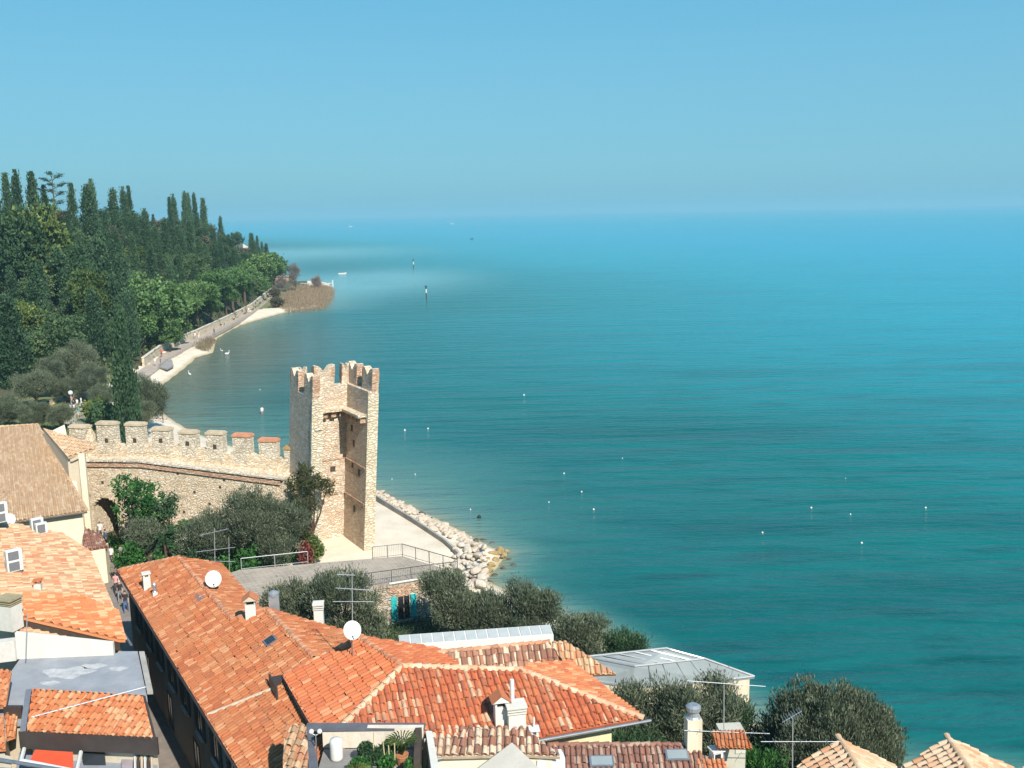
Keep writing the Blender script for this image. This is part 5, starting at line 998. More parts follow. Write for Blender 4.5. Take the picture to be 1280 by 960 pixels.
# bottom left corner: bits of neighbouring roofs and a red skylight
Z3 = 8.1
hn = empty('corner_house', P(10, 880, 1.5), 'sliver of an orange tiled house cut by the lower left edge', 'house')
pN = eave(P(-2, 884, 8.2), P(6, 884, 8.2), 12, 1); tile_slope('roof', pN, [(-60, 886), (7, 883), (14, 839), (-60, 834)], T_HOT, hn, .28, .42, seed=27)
pN2 = eave(P(-40, 940, 7.6), P(8, 938, 7.6), 12, 1); tile_slope('roof', pN2, [(-60, 942), (7, 936), (4, 895), (-60, 893)], T_HOT, hn, .28, .42, seed=28); 
pN3 = eave(P(6, 925, 7.4), P(24, 922, 7.4), 12, 1); tile_slope('roof', pN3, [(8, 924), (19, 920), (22, 894), (6, 894)], T_HOT, hn, .28, .42, seed=29)
qn = [P(-60, 946, 7.3), P(6, 942, 7.3), P(14, 842, 7.3), P(-60, 834, 7.3)]; MB().prism(qn, 1.2, 7.25).build('wall', BEIGE, hn)
mb = MB(); a, b_ = P(4, 884, 8.2), P(26, 884, 8.2); mb.hexa([a-[0, 0, .6], b_-[0, 0, .6], b_+[0, .2, -.6], a+[0, .2, -.6]], [a, b_, b_+[0, .2, 0], a+[0, .2, 0]]).build('fascia', DARKM, hn)
hs_ = empty('rooftop_terrace', P(90, 950, 1.5), 'rooftop loggia with a red awning, white frames and dark slats under the porch roof', 'terrace')
lv = lambda u, v, z=6.9: P(u, v, z)
MB().prism([lv(8, 1010), lv(198, 1010), lv(196, 938), lv(24, 940)], 1.2, 6.85).build('floor', plain('grey blue floor', (.26, .28, .32), .8, .2, 1), hs_)
aw = plain('red awning cloth', (.62, .075, .022), .7, .15, 2); mb = MB(); q4 = [P(u, v, z) for u, v, z in [(36, 953, 7.5), (92, 962, 7.5), (91, 940, 7.7), (44, 937, 7.7)]]; mb.slab(q4, np.array([0, 0, -.05])).build('awning', aw, hs_)
for qa_, qb_ in (((28, 951), (104, 966)), ((96, 963), (101, 940)), ((30, 936), (26, 952))): a, b_ = P(*qa_, 7.6), P(*qb_, 7.6); MB().tube(a, b_, .09, n=6).build('frame', WHITEP, hs_)
MB().prism([P(u, v, 7.0) for u, v in [(104, 953), (132, 953), (132, 941), (104, 941)]], 6.86, 7.35).build('dark_window', GLASSD, hs_)
MB().prism([P(u, v, 7.0) for u, v in [(152, 965), (166, 965), (166, 938), (152, 938)]], 6.86, 7.05).build('mat', plain('mauve boards', (.36, .31, .33)), hs_)
for k in range(6): u = 169+k*4.2; MB().tube(P(u, 966, 7.1), P(u-.5, 939, 7.3), .055, n=5).build('slat', [WHITEP, WOODD, plain('pale wood', (.6, .47, .33))][k % 3], hs_)
MB().tube(P(-10, 948, 7.9), P(106, 967, 7.9), .08).build('parapet_rail', GREYM, hs_)
MB().hexa([P(-30, 935, 7.5), P(16, 946, 7.5), P(14, 960, 7.5), P(-30, 958, 7.5)], [P(-30, 935, 7.7), P(16, 946, 7.7), P(14, 960, 7.7), P(-30, 958, 7.7)]).build('stone_cap', BEIGE, hs_)
# small annex with a ribbed roof where the alley meets the gate
ZA2 = 4.6; PAn2 = eave(P(104, 688, ZA2), P(134, 683, ZA2), 20, 1); hx = empty('gate_annex', P(120, 700, 1.5), 'small cream annex with a brown ribbed roof at the alley mouth below the gate', 'annex')
tile_slope('roof', PAn2, [(100, 690), (135, 684), (126, 668), (106, 660)], T_BROWN, hx, .30, .42, seed=31)
a, b_ = P(104, 690, ZA2), P(133, 685, ZA2); MB().hexa([(a[0], a[1]+.2, 1.2), (b_[0]-.2, b_[1]+.2, 1.2), (b_[0]-.5, b_[1]+1.6, 1.2), (a[0], a[1]+1.6, 1.2)], [(a[0], a[1]+.2, ZA2-.12), (b_[0]-.2, b_[1]+.2, ZA2-.12), (b_[0]-.5, b_[1]+1.6, ZA2-.1), (a[0], a[1]+1.6, ZA2-.1)]).build('wall', CREAM, hx)
me, tb = tree_proto('broad', 2.0, .8, 91, F_LIME, BARK); q = P(119, 706, 2.4); plant_tree('potted_bush', (q[0]-.3, q[1]-.3, 1.5), me, tb, BARK, 'small green bush below the brown ribbed annex roof', 'bush', scale=.8)
# paving of the alley
mb = MB(); mb.slab([np.array([p[0], p[1], 1.56]) for p in (P(104, 690, 1.5), P(160, 690, 1.5), P(215, 800, 1.5), P(330, 1000, 1.5), P(180, 1000, 1.5), P(130, 740, 1.5))], np.array([0, 0, -.05])); tag(mb.build('alley', plain('alley paving', (.24, .20, .17), .85, .3, 1.5), origin=(0, 0, 0)), kind='structure')

# ---------------------------------------------------------------- right foreground: roofs, chimneys, glass roof
hr = empty('brown_roof_house', P(780, 950, 1.5), 'house with a dull brown tiled roof and two skylights at the bottom of the view', 'house')
pRr = eave(P(660, 990, 8.2), P(900, 985, 8.2), 20, 1); roofR = tile_slope('roof', pRr, [(655, 990), (905, 990), (884, 948), (862, 931), (700, 933), (684, 930)], T_BROWN, hr, .24, .40, seed=41)
ridge_tiles('ridge_tiles', [on(684, 931, pRr), on(862, 931, pRr)], T_BROWN, roofR, .12)
qd = [P(655, 990, 8.0), P(905, 990, 8.0), on(860, 932, pRr), on(692, 934, pRr)]; MB().hexa([(p[0], p[1], 1.2) for p in qd], [(p[0], p[1], p[2]-.25) for p in qd]).build('wall', CREAM, hr)
n_ = pRr[0]; ev_ = np.array([0, 0, 1])-n_*n_[2]; ev_ /= np.linalg.norm(ev_); eu_ = np.cross(ev_, n_)
for u, v, w in [(752, 954, 1.0), (846, 946, .95)]: sk = on_slope_box('skylight', on(u, v, pRr), w, .55, .16, roofR, GREYM, n_, ev_, eu_); on_slope_box('pane', on(u, v, pRr)+n_*.163, w*.85, .42, .012, sk, SKYGL, n_, ev_, eu_)
q = on(866, 934, pRr); chimney_part('chimney', q-[0, 0, .1], .62, .56, 1.45, roofR, CREAM, 'cowl', .1, STEEL)
hl = empty('ribbed_lean_to', P(600, 930, 1.5), 'lean-to with a brown and cream ribbed tile roof in front of the hipped house', 'lean-to')
pLr = eave(P(545, 946, 9.5), P(650, 944, 9.5), 16, 1); tile_slope('roof', pLr, [(545, 946), (655, 944), (700, 946), (668, 921), (655, 910), (538, 909)], MATS['brown and cream clay tiles'], hl, .30, .44, seed=42)
qd = [P(545, 943, 9.45), P(690, 943, 9.45), on(660, 916, pLr), on(540, 912, pLr)]; MB().hexa([(p[0], p[1], 1.2) for p in qd], [(p[0], p[1], p[2]-.2) for p in qd]).build('wall', plaster('pale ochre plaster', (.68, .60, .47)), hl)
MB().prism([P(532, 912, 10.4), P(540, 912, 10.4), P(550, 975, 10), P(540, 975, 10)], 6, 10.35).build('side_wall', WHITEW, hl)
a, b_, c_, d_ = P(640, 928, 10.3), P(590, 966, 9.6), P(560, 985, 9.5), P(690, 975, 9.5); mb = MB(); mb.slab([a, b_, d_], np.array([0, 0, -.06])); mb.slab([b_, c_, d_], np.array([0, 0, -.06])); tag(mb.build('canvas_awning', plain('grey canvas', (.42, .39, .34), .9, .2, 1.2)), 'grey canvas awning stretched to a point below the ribbed roof', 'awning')
q = P(668, 942, 8.75); qc = empty('white_chimney', q, 'slim white chimney with a flat capped top in front of the yellow wall', 'chimney')
chimney_part('stack', q, .36, .36, .9, qc, WHITEP, 'slab', .1); MB().tube(q+[0, .05, 1.0], q+[0, .05, 1.6], .04).build('vent_pipe', WHITEP, qc)
q = P(688, 968, 8.4); qc = empty('parapet_block', q, 'short bright white parapet block with a toothed top', 'wall block'); MB().box((q[0], q[1], q[2]+.3), (1.15, .5, 1.0), .12).build('block', WHITEP, qc)
for k in range(4): MB().box((q[0]-.42+k*.28, q[1]-.05+k*.034, q[2]+.88), (.15, .45, .16), .12).build('tooth', WHITEP, qc)
# orange capped hut, red cap, small vent
q = P(916, 952, 8.0); hu = empty('roof_hut', P(916, 945, 1.5), 'small grey green roof hut with an orange tiled cap beside the tall antenna', 'hut')
MB().box((q[0], q[1]+.5, 5.2), (1.05, .9, 8.1), .05).build('wall', plaster('grey green plaster', (.46, .44, .36)), hu)
MB().box((q[0]+.32, q[1]+.04, 8.8), (.42, .03, .9), .05).build('door', plaster('pale green plaster', (.5, .5, .42)), hu)
pH = eave(P(897, 934, 9.35), P(940, 935, 9.35), 28, 1); tile_slope('roof', pH, [(896, 934), (940, 935), (929, 913), (889, 914)], T_A, hu, .16, .32, seed=43)
q = P(895, 949, 8.6); vb = empty('vent_cowl', q, 'little white vent box with dark openings next to the orange capped hut', 'vent'); MB().box((q[0], q[1], q[2]+.18), (.42, .42, .46), .3, 0).build('box', WHITEP, vb); MB().box((q[0], q[1], q[2]+.46), (.55, .55, .06), .3).build('lid', WHITEP, vb); MB().box((q[0]+.03, q[1]-.2, q[2]+.24), (.26, .06, .2), .3).build('opening', BLACK, vb)
q = P(890, 962, 8.2); rc = empty('red_chimney_roof', q, 'flat red tiled cap of a chimney at the bottom edge, under the tall antenna', 'chimney'); MB().box((q[0], q[1]+.2, 7.5), (1.1, .8, 1.7), .05).build('stack', BRICK, rc)
pX = eave(P(870, 975, 8.4), P(915, 975, 8.4), 16, 1); tile_slope('roof', pX, [(868, 975), (918, 975), (904, 949), (871, 950)], T_ORANGE, rc, .2, .36, seed=44)
# three blond tiled roof tips along the bottom right
for k, (ul, ut, ur, vt, ve, words) in enumerate([(1003, 1050, 1118, 925, 966, 'blond tiled roof tip between the antenna and the clipped olive tree'), (1134, 1186, 1262, 924, 966, 'blond tiled roof tip in the middle of the bottom right row, before open water'), (1266, 1312, 1392, 940, 980, 'blond tiled roof tip cut by the right edge')]):
    hh = empty('roof_gable_house', P(ut, 1000, 1.5), words, 'house', None); y_ = 35.6+k*.3
    top = D(ut, vt, y_+1.4); fr_ = D(ut+50, vt+75, y_-2.6); lf = D(ul-6, ve-6, y_+1.0); rg_ = D(ur+8, ve-2, y_+1.6)
    pl1 = plane3(top, fr_, lf); pl2 = plane3(top, fr_, rg_); o1 = tile_slope('roof', pl1, None, T_BLOND, hh, .30, .44, [top, lf, on(ul-20, ve+60, pl1), fr_], seed=45+k); tile_slope('roof', pl2, None, T_BLOND, hh, .30, .44, [top, fr_, on(ur+90, ve+75, pl2), rg_], seed=48+k)
    ridge_tiles('ridge_tiles', [fr_, top+(top-fr_)/np.linalg.norm(top-fr_)*.2], T_TAN, o1, .13, .36)
    qd = [lf, rg_, rg_+(fr_-top), lf+(fr_-top)]; cq = np.mean(qd, 0); qd = [p+(cq-p)*.18 for p in qd]; MB().hexa([(p[0], p[1], 1.2) for p in qd], [(p[0], p[1], lf[2]-.25) for p in qd]).build('wall', CREAM, hh)
# pale glass roof by the water
hgl = empty('glass_roof_house', P(850, 880, 1.5), 'low pale building with a hipped glass and metal roof right at the water', 'house')
zr, ze = 6.1, 5.3; ga, gb = P(732, 822, zr), P(832, 811, zr+.5); gc, gd = P(880, 824, zr-.1), P(793, 834, zr-.25); ge = P(943, 846, ze-.4); gf = P(905, 851, ze-.5); gh2 = P(790, 858, ze-.5); gi = P(735, 850, ze-.3)
mb = MB()
for qd in ([ga, gd, gc, gb], [gb, gc, ge], [gd, gh2, gf, gc], [gc, gf, ge], [ga, gi, gh2, gd]): mb.slab(qd, np.array([0, 0, -.1]))
gr_ = mb.build('roof', SKYGL, hgl)
for k in range(6): f = k/5; MB().tube(ga+(gb-ga)*f+[0, 0, .05], gd+(gc-gd)*f+[0, 0, .05], .045, n=5).build('rib', GREYM, gr_)
for k in range(1, 5): f = k/5; MB().tube(gd+(gc-gd)*f+[0, 0, .05], gh2+(gf-gh2)*f+[0, 0, .05], .035, n=5).build('rib', GREYM, gr_)
for a, b_ in ((gd, gc), (gc, ge), (gb, ge), (ga, gb), (gf, ge)): MB().tube(a+[0, 0, .06], b_+[0, 0, .04], .055, n=6).build('ridge_bar', plain('pale metal', (.40, .42, .42), .7, .2, 3), gr_)
qd = [gi, gh2, gf, ge, gb, ga]; cq = np.mean(qd, 0); qd = [p+(cq-p)*.05 for p in qd]; MB().hexa([(p[0], p[1], .3) for p in qd], [(p[0], p[1], p[2]-.13) for p in qd]).build('wall', CREAM, hgl)

# ---------------------------------------------------------------- roof terrace with potted plants at the bottom centre
rt2 = empty('roof_terrace', P(440, 950, 1.5), 'sunken roof terrace with a cream panel wall and grey rim full of potted plants', 'terrace'); ZT = 9.6
fl = [P(384, 1010, ZT), P(525, 1010, ZT), P(528, 936, ZT), P(405, 936, ZT)]; MB().prism(fl, 1.2, ZT).build('floor', plain('grey terrace tiles', (.24, .23, .22), .85, .25, 1.2), rt2)
a, b_ = P(404, 935, ZT), P(530, 935, ZT); zt_ = D(404, 910, a[1])[2]
MB().hexa([a, b_, b_+[0, .25, 0], a+[0, .25, 0]], [np.array([p[0], p[1], zt_]) for p in (a, b_, b_+[0, .25, 0], a+[0, .25, 0])]).build('panel_wall', plaster('cream panel', (.62, .55, .45)), rt2)
a2, b2_ = D(382, 909, a[1]), D(531, 909, a[1]); MB().hexa([a2-[0, .1, .12], b2_-[0, .1, .12], b2_+[0, .35, -.12], a2+[0, .35, -.12]], [a2-[0, .1, 0], b2_-[0, .1, 0], b2_+[0, .35, 0], a2+[0, .35, 0]]).build('rim', plain('slate grey rim', (.12, .12, .135), .6, .25, 2), rt2)
c2_ = P(392, 1000, zt_); MB().hexa([a2-[.05, 0, .15], a2+[.28, 0, -.15], c2_+[.28, 0, -.15], c2_-[.05, 0, .15]], [a2-[.05, 0, 0], a2+[.28, 0, 0], c2_+[.28, 0, 0], c2_-[.05, 0, 0]]).build('rim', MATS['slate grey rim'], rt2)
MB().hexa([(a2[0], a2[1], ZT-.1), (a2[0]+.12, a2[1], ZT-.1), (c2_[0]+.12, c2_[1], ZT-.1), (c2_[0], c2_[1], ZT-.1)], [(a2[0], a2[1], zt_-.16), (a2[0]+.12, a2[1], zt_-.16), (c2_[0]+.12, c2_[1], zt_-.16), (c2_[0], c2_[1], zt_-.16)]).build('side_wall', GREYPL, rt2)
dmb = P(524, 950, ZT); MB().box((dmb[0], dmb[1]-.3, ZT+.45), (.25, 2.4, .9), .06).build('partition', WOODD, rt2)
# strip of blond tiles left of the terrace
ps = eave(P(352, 995, zt_-.35), P(386, 995, zt_-.35), 9, 1); hst = empty('tile_strip_roof', P(370, 950, 1.5), 'narrow strip of orange and cream tiles left of the plant terrace', 'roof strip')
tile_slope('roof', ps, [(352, 1000), (390, 1000), (383, 909), (356, 907)], T_CREAM, hst, .30, .40, seed=51)
qd = [on(355, 998, ps), on(386, 998, ps), on(382, 911, ps), on(357, 911, ps)]; MB().hexa([(p[0], p[1], 1.2) for p in qd], [(p[0], p[1], p[2]-.2) for p in qd]).build('wall', CREAM, hst)
q = P(421, 949, ZT); cyl = MB().lathe(q, [(.24, 0), (.26, .1), (.26, .75), (.22, .86), (.1, .9)], 16); tag(cyl.build('storage_bin', WHITEP, origin=q, smooth_=True), 'white cylindrical bin standing on the plant terrace', 'bin')
q = P(397, 962, ZT); tl = empty('terrace_lamp', q, 'thin post with two white globe lamps at the left of the plant terrace', 'lamp'); MB().tube(q, q+[0, 0, 1.5], .025).build('post', GREYM, tl)
for sx in (-1, 1): MB().tube(q+[0, 0, 1.45], q+[sx*.16, 0, 1.55], .015).ball(q+[sx*.16, 0, 1.62], .1, 10, 6).build('globe', WHITEP, tl)
POT = [plain('terracotta pot', (.42, .17, .08), .85, .2, 4), plain('white pot', (.7, .68, .62), .6, .15, 4), plain('grey pot', (.2, .2, .2), .7, .2, 4)]
def potted(u, v, kind, h, r_, pot, label, fm):
    q = P(u, v, ZT); root = empty('potted_plant', q, label, 'potted plant', 'potted plants on the roof terrace'); rg = np.random.default_rng(int(u*7+v)); ph = .32+.1*r_
    MB().lathe(q, [(.13+.1*r_, 0), (.19+.14*r_, ph), (.21+.14*r_, ph), (.2+.14*r_, ph+.04), (.15, ph+.02)], 14).build('pot', POT[pot], root)
    n_ = 900; a = rg.uniform(0, 2*PI, n_)
    if kind == 'bush': p = rg.normal(0, 1, (n_, 3)); p /= np.linalg.norm(p, axis=1, keepdims=True); p *= (rg.random((n_, 1))**.4)*np.array([[r_, r_, h/2]]); p[:, 2] += ph+h/2; p[:, :2] *= .75; p[:, 2] *= .7; d = p-np.array([0, 0, ph])+rg.normal(0, .3, p.shape); me = leaves('plant leaves', p, d, .17, .09, rg.random(n_), fm, rg)
    else: t_ = rg.random(n_); aa = np.round(a/(2*PI)*26)/26*2*PI; p = np.stack([np.cos(aa)*t_*r_, np.sin(aa)*t_*r_, ph+h*(t_*1.6-t_*t_*.9)], 1); d = np.stack([np.cos(aa), np.sin(aa), 1.6-1.9*t_], 1)+rg.normal(0, .1, (n_, 3)); me = leaves('plant leaves', p, d, .26, .05, rg.random(n_), fm, rg)
    me.transform(Matrix.Translation([0, 0, 0])); o = link_mesh('foliage', me, root); return root
for u, v, kind, h, r_, pot, label, fm in [(450, 975, 'bush', .9, .55, 0, 'leafy green plant in a clay pot beside the white bin', F_LAUREL), (470, 965, 'bush', 1.1, .5, 2, 'dark bushy plant in the middle of the plant terrace', F_DKGRN), (484, 968, 'bush', .8, .5, 0, 'low green plant right of the dark bushy plant', F_LAUREL),
        (503, 955, 'spiky', 1.0, .6, 0, 'spiky palm like plant in an orange pot against the terrace wall', F_LIME), (458, 956, 'bush', 1.0, .45, 2, 'green plant against the cream panel wall', F_DKGRN), (488, 952, 'bush', .9, .5, 2, 'bushy plant against the wall behind the cane stakes', F_DKGRN), (516, 972, 'bush', .8, .4, 0, 'plant in the right corner of the terrace', F_LAUREL), (447, 988, 'spiky', .7, .45, 1, 'spiky plant in a white pot at the bottom edge', F_LIME), (470, 985, 'bush', .5, .35, 1, 'small plant in a pale pot at the bottom edge', F_LAUREL)]: potted(u, v, kind, h, r_, pot, label, fm)
for k, (u, dz) in enumerate([(483, 1.3), (488, 1.15), (494, 1.25), (467, 1.7)]): q = P(u, 966, ZT); tag(MB().tube(q, q+[.05*k-.08, 0, dz], .022).build('cane_stake', plain('bamboo cane', (.55, .42, .24))), ['leftmost of the three short bamboo canes among the potted plants', 'middle of the three short bamboo canes among the potted plants', 'rightmost of the three short bamboo canes among the potted plants', 'tallest single bamboo cane against the cream terrace wall'][k], 'cane')

# ---------------------------------------------------------------- antennas
antenna(440, 716, 782, 43.4, [(416, 752, 467, 752, 0, 0), (420, 735, 467, 738, 6, .3), (421, 718, 444, 719, 4, .25)], 'tall tv antenna with three crossbars behind the white dish on the salmon roof')
antenna(268, 660, 700, 62, [(250, 669, 286, 661, 5, .35), (245, 690, 294, 684, 3, .2)], 'tv antenna at the far end of the long roof with a curved end reflector')
antenna(286, 671, 706, 62.5, [(250, 701, 293, 702, 0, 0)], 'short antenna with one low crossbar right of the curved one')
antenna(905, 852, 955, 37.5, [(859, 851, 957, 858, 0, 0), (855, 913, 962, 917, 8, .18)], 'tall antenna with long thin crossbars in front of the dark olive tree')
antenna(991, 894, 965, 36.5, [(978, 903, 1002, 889, 8, .42), (951, 927, 1050, 927, 3, .22)], 'antenna with a comb shaped head in front of the clipped olive tree')

# ---------------------------------------------------------------- trees of the town
def town_olive(u, vt, vb, y, half_w, label, seed, mat=F_OLIVE, z=None, lo=.12, name='olive_tree', dome=False):
    """olive whose crown spans vt..vb in height at depth y and half_w px to each side"""
    top = D(u, vt, y); g = max(gz(top[0], y), .6) if z is None else z; h = top[2]-g; rad = half_w*np.linalg.norm(top-EYE)/FPX
    me, tb = tree_proto('olive', h, rad, seed, mat, BARK)
    if dome:                                                          # shorn into one broad dome
        rg = np.random.default_rng(seed); nc = 3800; q = rg.normal(size=(nc, 3)); q /= np.linalg.norm(q, axis=1, keepdims=True); q[:, 2] = np.abs(q[:, 2])*1.0-.35*(rg.random(nc) < .35)
        az = np.arctan2(q[:, 1], q[:, 0]); w_ = 1+.07*np.sin(3*az+1)+.06*np.sin(5*az+q[:, 2]*4)+.05*np.sin(9*az)
        c = q*np.array([rad, rad*.8, h*.58])*(rg.uniform(.5, 1, nc)**.5*w_)[:, None]+np.array([0, 0, h*.42]); per = 26; p = np.repeat(c, per, 0)+rg.normal(0, .13, (nc*per, 3)); qq = np.repeat(q, per, 0)
        me = leaves('olive crown', p, qq*.5+np.array([0, 0, 1.])+rg.normal(0, .4, qq.shape), .24, .05, np.repeat(rg.random(nc), per)*.7+rg.random(nc*per)*.3, mat, rg)
    return plant_tree(name, (top[0], y, g), me, tb, BARK, label)
town_olive(365, 722, 800, 62, 38, 'olive tree behind the chimneys, at the left of the row by the terrace house', 101)
town_olive(420, 703, 800, 61, 42, 'tall feathery olive tree left of the turquoise shutters', 102)
town_olive(458, 722, 800, 60, 23, 'slender olive tree just left of the turquoise shutters', 103)
town_olive(560, 702, 800, 64, 35, 'broad olive tree just right of the turquoise shutters', 104)
town_olive(600, 738, 800, 64, 34, 'olive tree second to the right of the turquoise shutters', 105)
town_olive(655, 729, 806, 63, 44, 'large olive tree behind the white roof lantern', 106)
town_olive(727, 758, 822, 61, 34, 'olive tree with a thin pointed top above the water', 107)
town_olive(778, 787, 828, 61, 26, 'low dark tree at the end of the row beside the glass roof', 108, F_DKGRN)
town_olive(770, 845, 930, 46.5, 42, 'olive tree touching the corner of the hipped roof', 109)
town_olive(835, 832, 940, 46, 52, 'large shaggy olive tree in front of the glass roof', 110)
town_olive(893, 836, 940, 46, 48, 'shaggy olive tree right of the largest one in front of the glass roof', 111)
town_olive(930, 865, 950, 46.3, 22, 'narrow dark green tree hanging over the water wall', 112, F_DKGRN)
town_olive(1040, 861, 975, 44, 82, 'great clipped dome shaped olive tree at the water behind the blond roof tips', 113, dome=True)
town_olive(800, 905, 950, 43, 40, 'shrub in the shade behind the brown tiled roof', 115, F_DKGRN, None, .1, 'shrub')
town_olive(950, 925, 985, 40, 30, 'shrub beside the orange capped hut', 116, F_LAUREL, None, .1, 'shrub')
# garden inside the wall
town_olive(330, 606, 705, 78, 52, 'great round olive tree growing against the tower', 120, F_OLIVE)
town_olive(262, 640, 706, 78, 40, 'grey olive tree left of the great round one', 121, F_OLIVE)
def leafy(u, vt, y, half_w, label, seed, mat, kind='broad', name='garden_tree', ls=1.):
    top = D(u, vt, y); g = max(gz(top[0], y), .6); h = top[2]-g; rad = half_w*np.linalg.norm(top-EYE)/FPX; rg = np.random.default_rng(seed); tb = MB()
    lobes = [(rad*.6*math.cos(k*2.4)*math.sqrt((k+.2)/12), rad*.6*math.sin(k*2.4)*math.sqrt((k+.2)/12), h*.6+rg.uniform(-.28, .24)*h, rad*rg.uniform(.32, .48)) for k in range(13)]
    p, q, rnd = clumped(lobes, int(240*max(rad/3, .5)**1.5), 22, .18, rg, .5); d = q+rg.normal(0, .6, q.shape); limbs(tb, (0, 0, 0), lobes, .16, rg)
    return plant_tree(name, (top[0], y, g), leaves('leaves', p, d, .27*ls, .15*ls, rnd, mat, rg), tb, BARK, label)
leafy(172, 581, 82, 38, 'bright green laurel tree in front of the golden wall', 130, F_LAUREL)
leafy(206, 604, 81.5, 16, 'darker leafy bush on the right flank of the bright laurel', 131, F_DKGRN, name='garden_bush')
town_olive(180, 643, 705, 78.5, 21, 'dark olive tree standing below the bright laurel', 132, F_OLIVE)
leafy(240, 672, 77, 22, 'dark bush between the palm and the grey olive tree', 133, F_DKGRN, name='garden_bush')
leafy(160, 676, 77, 18, 'low green hedge bush at the alley side of the garden', 134, F_LAUREL, name='garden_bush')
leafy(300, 690, 75, 26, 'low green shrub below the great round olive tree', 135, F_LAUREL, name='garden_bush')
leafy(255, 697, 74, 22, 'low shrub behind the curved antenna', 136, F_DKGRN, name='garden_bush')
leafy(205, 698, 74, 24, 'low shrub just beyond the far end of the long roof', 137, F_LAUREL, name='garden_bush')
leafy(392, 664, 80.5, 10, 'little weed bush growing at the foot of the tower', 138, F_LIME, name='weed_bush')
leafy(381, 674, 79.5, 5, 'small reddish shrub at the left foot of the tower', 139, foliage('red leaves', (.08, .03, .02), (.20, .06, .04), (.3, .16, .1)), name='red_shrub')
# dark pine clinging to the tower's left corner
q = D(380, 590, 80.6); g = 1.5; h = q[2]-g+.4; rg = np.random.default_rng(141); lobes = [(-.5, 0, h*.78, 1.1), (.9, -.2, h*.86, .8), (1.9, -.3, h*.80, .7), (0, .1, h*.95, .8), (-.9, 0, h*.55, 1.0), (-.7, 0, h*.35, .9), (.2, 0, h*.62, .8)]; tb = MB()
p, qq, rnd = clumped(lobes, 300, 22, .16, rg, .4); limbs(tb, (-.5, 0, 0), lobes, .2, rg)
plant_tree('pine_tree', (q[0], 80.6, g), leaves('needles', p, qq+rg.normal(0, .5, qq.shape), .26, .08, rnd, foliage('olive brown needles', (.02, .03, .01), (.06, .07, .025), (.12, .11, .04)), rg), tb, BARKP, 'dark leaning pine clinging to the left corner of the tower')
def palm(u, v, y, h, label, seed, fr_len=1.5):
    q = D(u, v, y); g = max(gz(q[0], y), .6); rg = np.random.default_rng(seed); tb = MB(); tb.tube((0, 0, -.2), (.1, 0, h*.5), .16, .13, 8); tb.tube((.1, 0, h*.5), (.05, 0, h), .13, .12, 8); pts = []; dr = []
    for k in range(34):
        a = rg.uniform(0, 2*PI); el = rg.uniform(-.5, 1.1); e = np.array([math.cos(a)*math.cos(el), math.sin(a)*math.cos(el), math.sin(el)])*fr_len
        for m_ in range(70): t_ = rg.random(); c = np.array([.05, 0, h])+e*t_+np.array([0, 0, -.45*t_*t_*fr_len]); s = np.cross(e, [0, 0, 1.]); s /= np.linalg.norm(s)+1e-6; pts.append(c+s*rg.normal(0, .05)); dr.append(e/fr_len*.9+s*rg.choice([-1, 1])*.7+np.array([0, 0, -.3*t_]))
    return plant_tree('palm_tree', (q[0], y, g), leaves('fronds', np.array(pts), np.array(dr), .42, .06, rg.random(len(pts)), F_PALM, rg), tb, BARKP, label, parts=('fronds', 'trunk'))
palm(203, 652, 78, 3.6, 'palm tree in the garden right of the bright laurel', 151, 1.7); palm(232, 642, 80, 3.8, 'smaller palm tree close to the golden wall', 152, 1.2); palm(346, 690, 76, 1.0, 'low palm with silvery fronds beside the terrace rail', 153, 1.2); palm(222, 690, 76, .8, 'stubby palm in the shade below the garden palms', 154, 1.1)
# ground ivy and grass in the garden
hp = np.stack([rgn.uniform(-42, -16, 9000), rgn.uniform(66, 88, 9000)], 1); sel = inside(hp, np.array([wa+wd*8-wn*.4, wb-wn*.4, P(380, 702, 1.5)[:2], P(295, 716, 1.5)[:2], P(150, 708, 1.5)[:2], P(143, 690, 1.5)[:2]])); hp = hp[sel]; p = np.repeat(np.c_[hp, np.full(len(hp), 1.75)], 7, 0)+rgn.normal(0, .22, (len(hp)*7, 3))*np.array([1, 1, .7])
tag(link_mesh('garden_ground_cover', leaves('ground cover', p, rgn.normal(0, .7, p.shape)+np.array([0, 0, .8]), .3, .14, rgn.random(len(p)), F_LAUREL, rgn)), kind='stuff')
hp = np.stack([rgn.uniform(-16, 20, 14000), rgn.uniform(40, 72, 14000)], 1); sel = (signed_shore(hp) > .6) & (hp[:, 1] > 44); hp = hp[sel][:6000]; p = np.repeat(np.c_[hp, ground_z(hp)+.2], 6, 0)+rgn.normal(0, .25, (len(hp)*6, 3))*np.array([1, 1, .6])
tag(link_mesh('shore_ground_cover', leaves('ground cover', p, rgn.normal(0, .7, p.shape)+np.array([0, 0, .8]), .3, .1, rgn.random(len(p)), F_DKGRN, rgn)), kind='stuff')

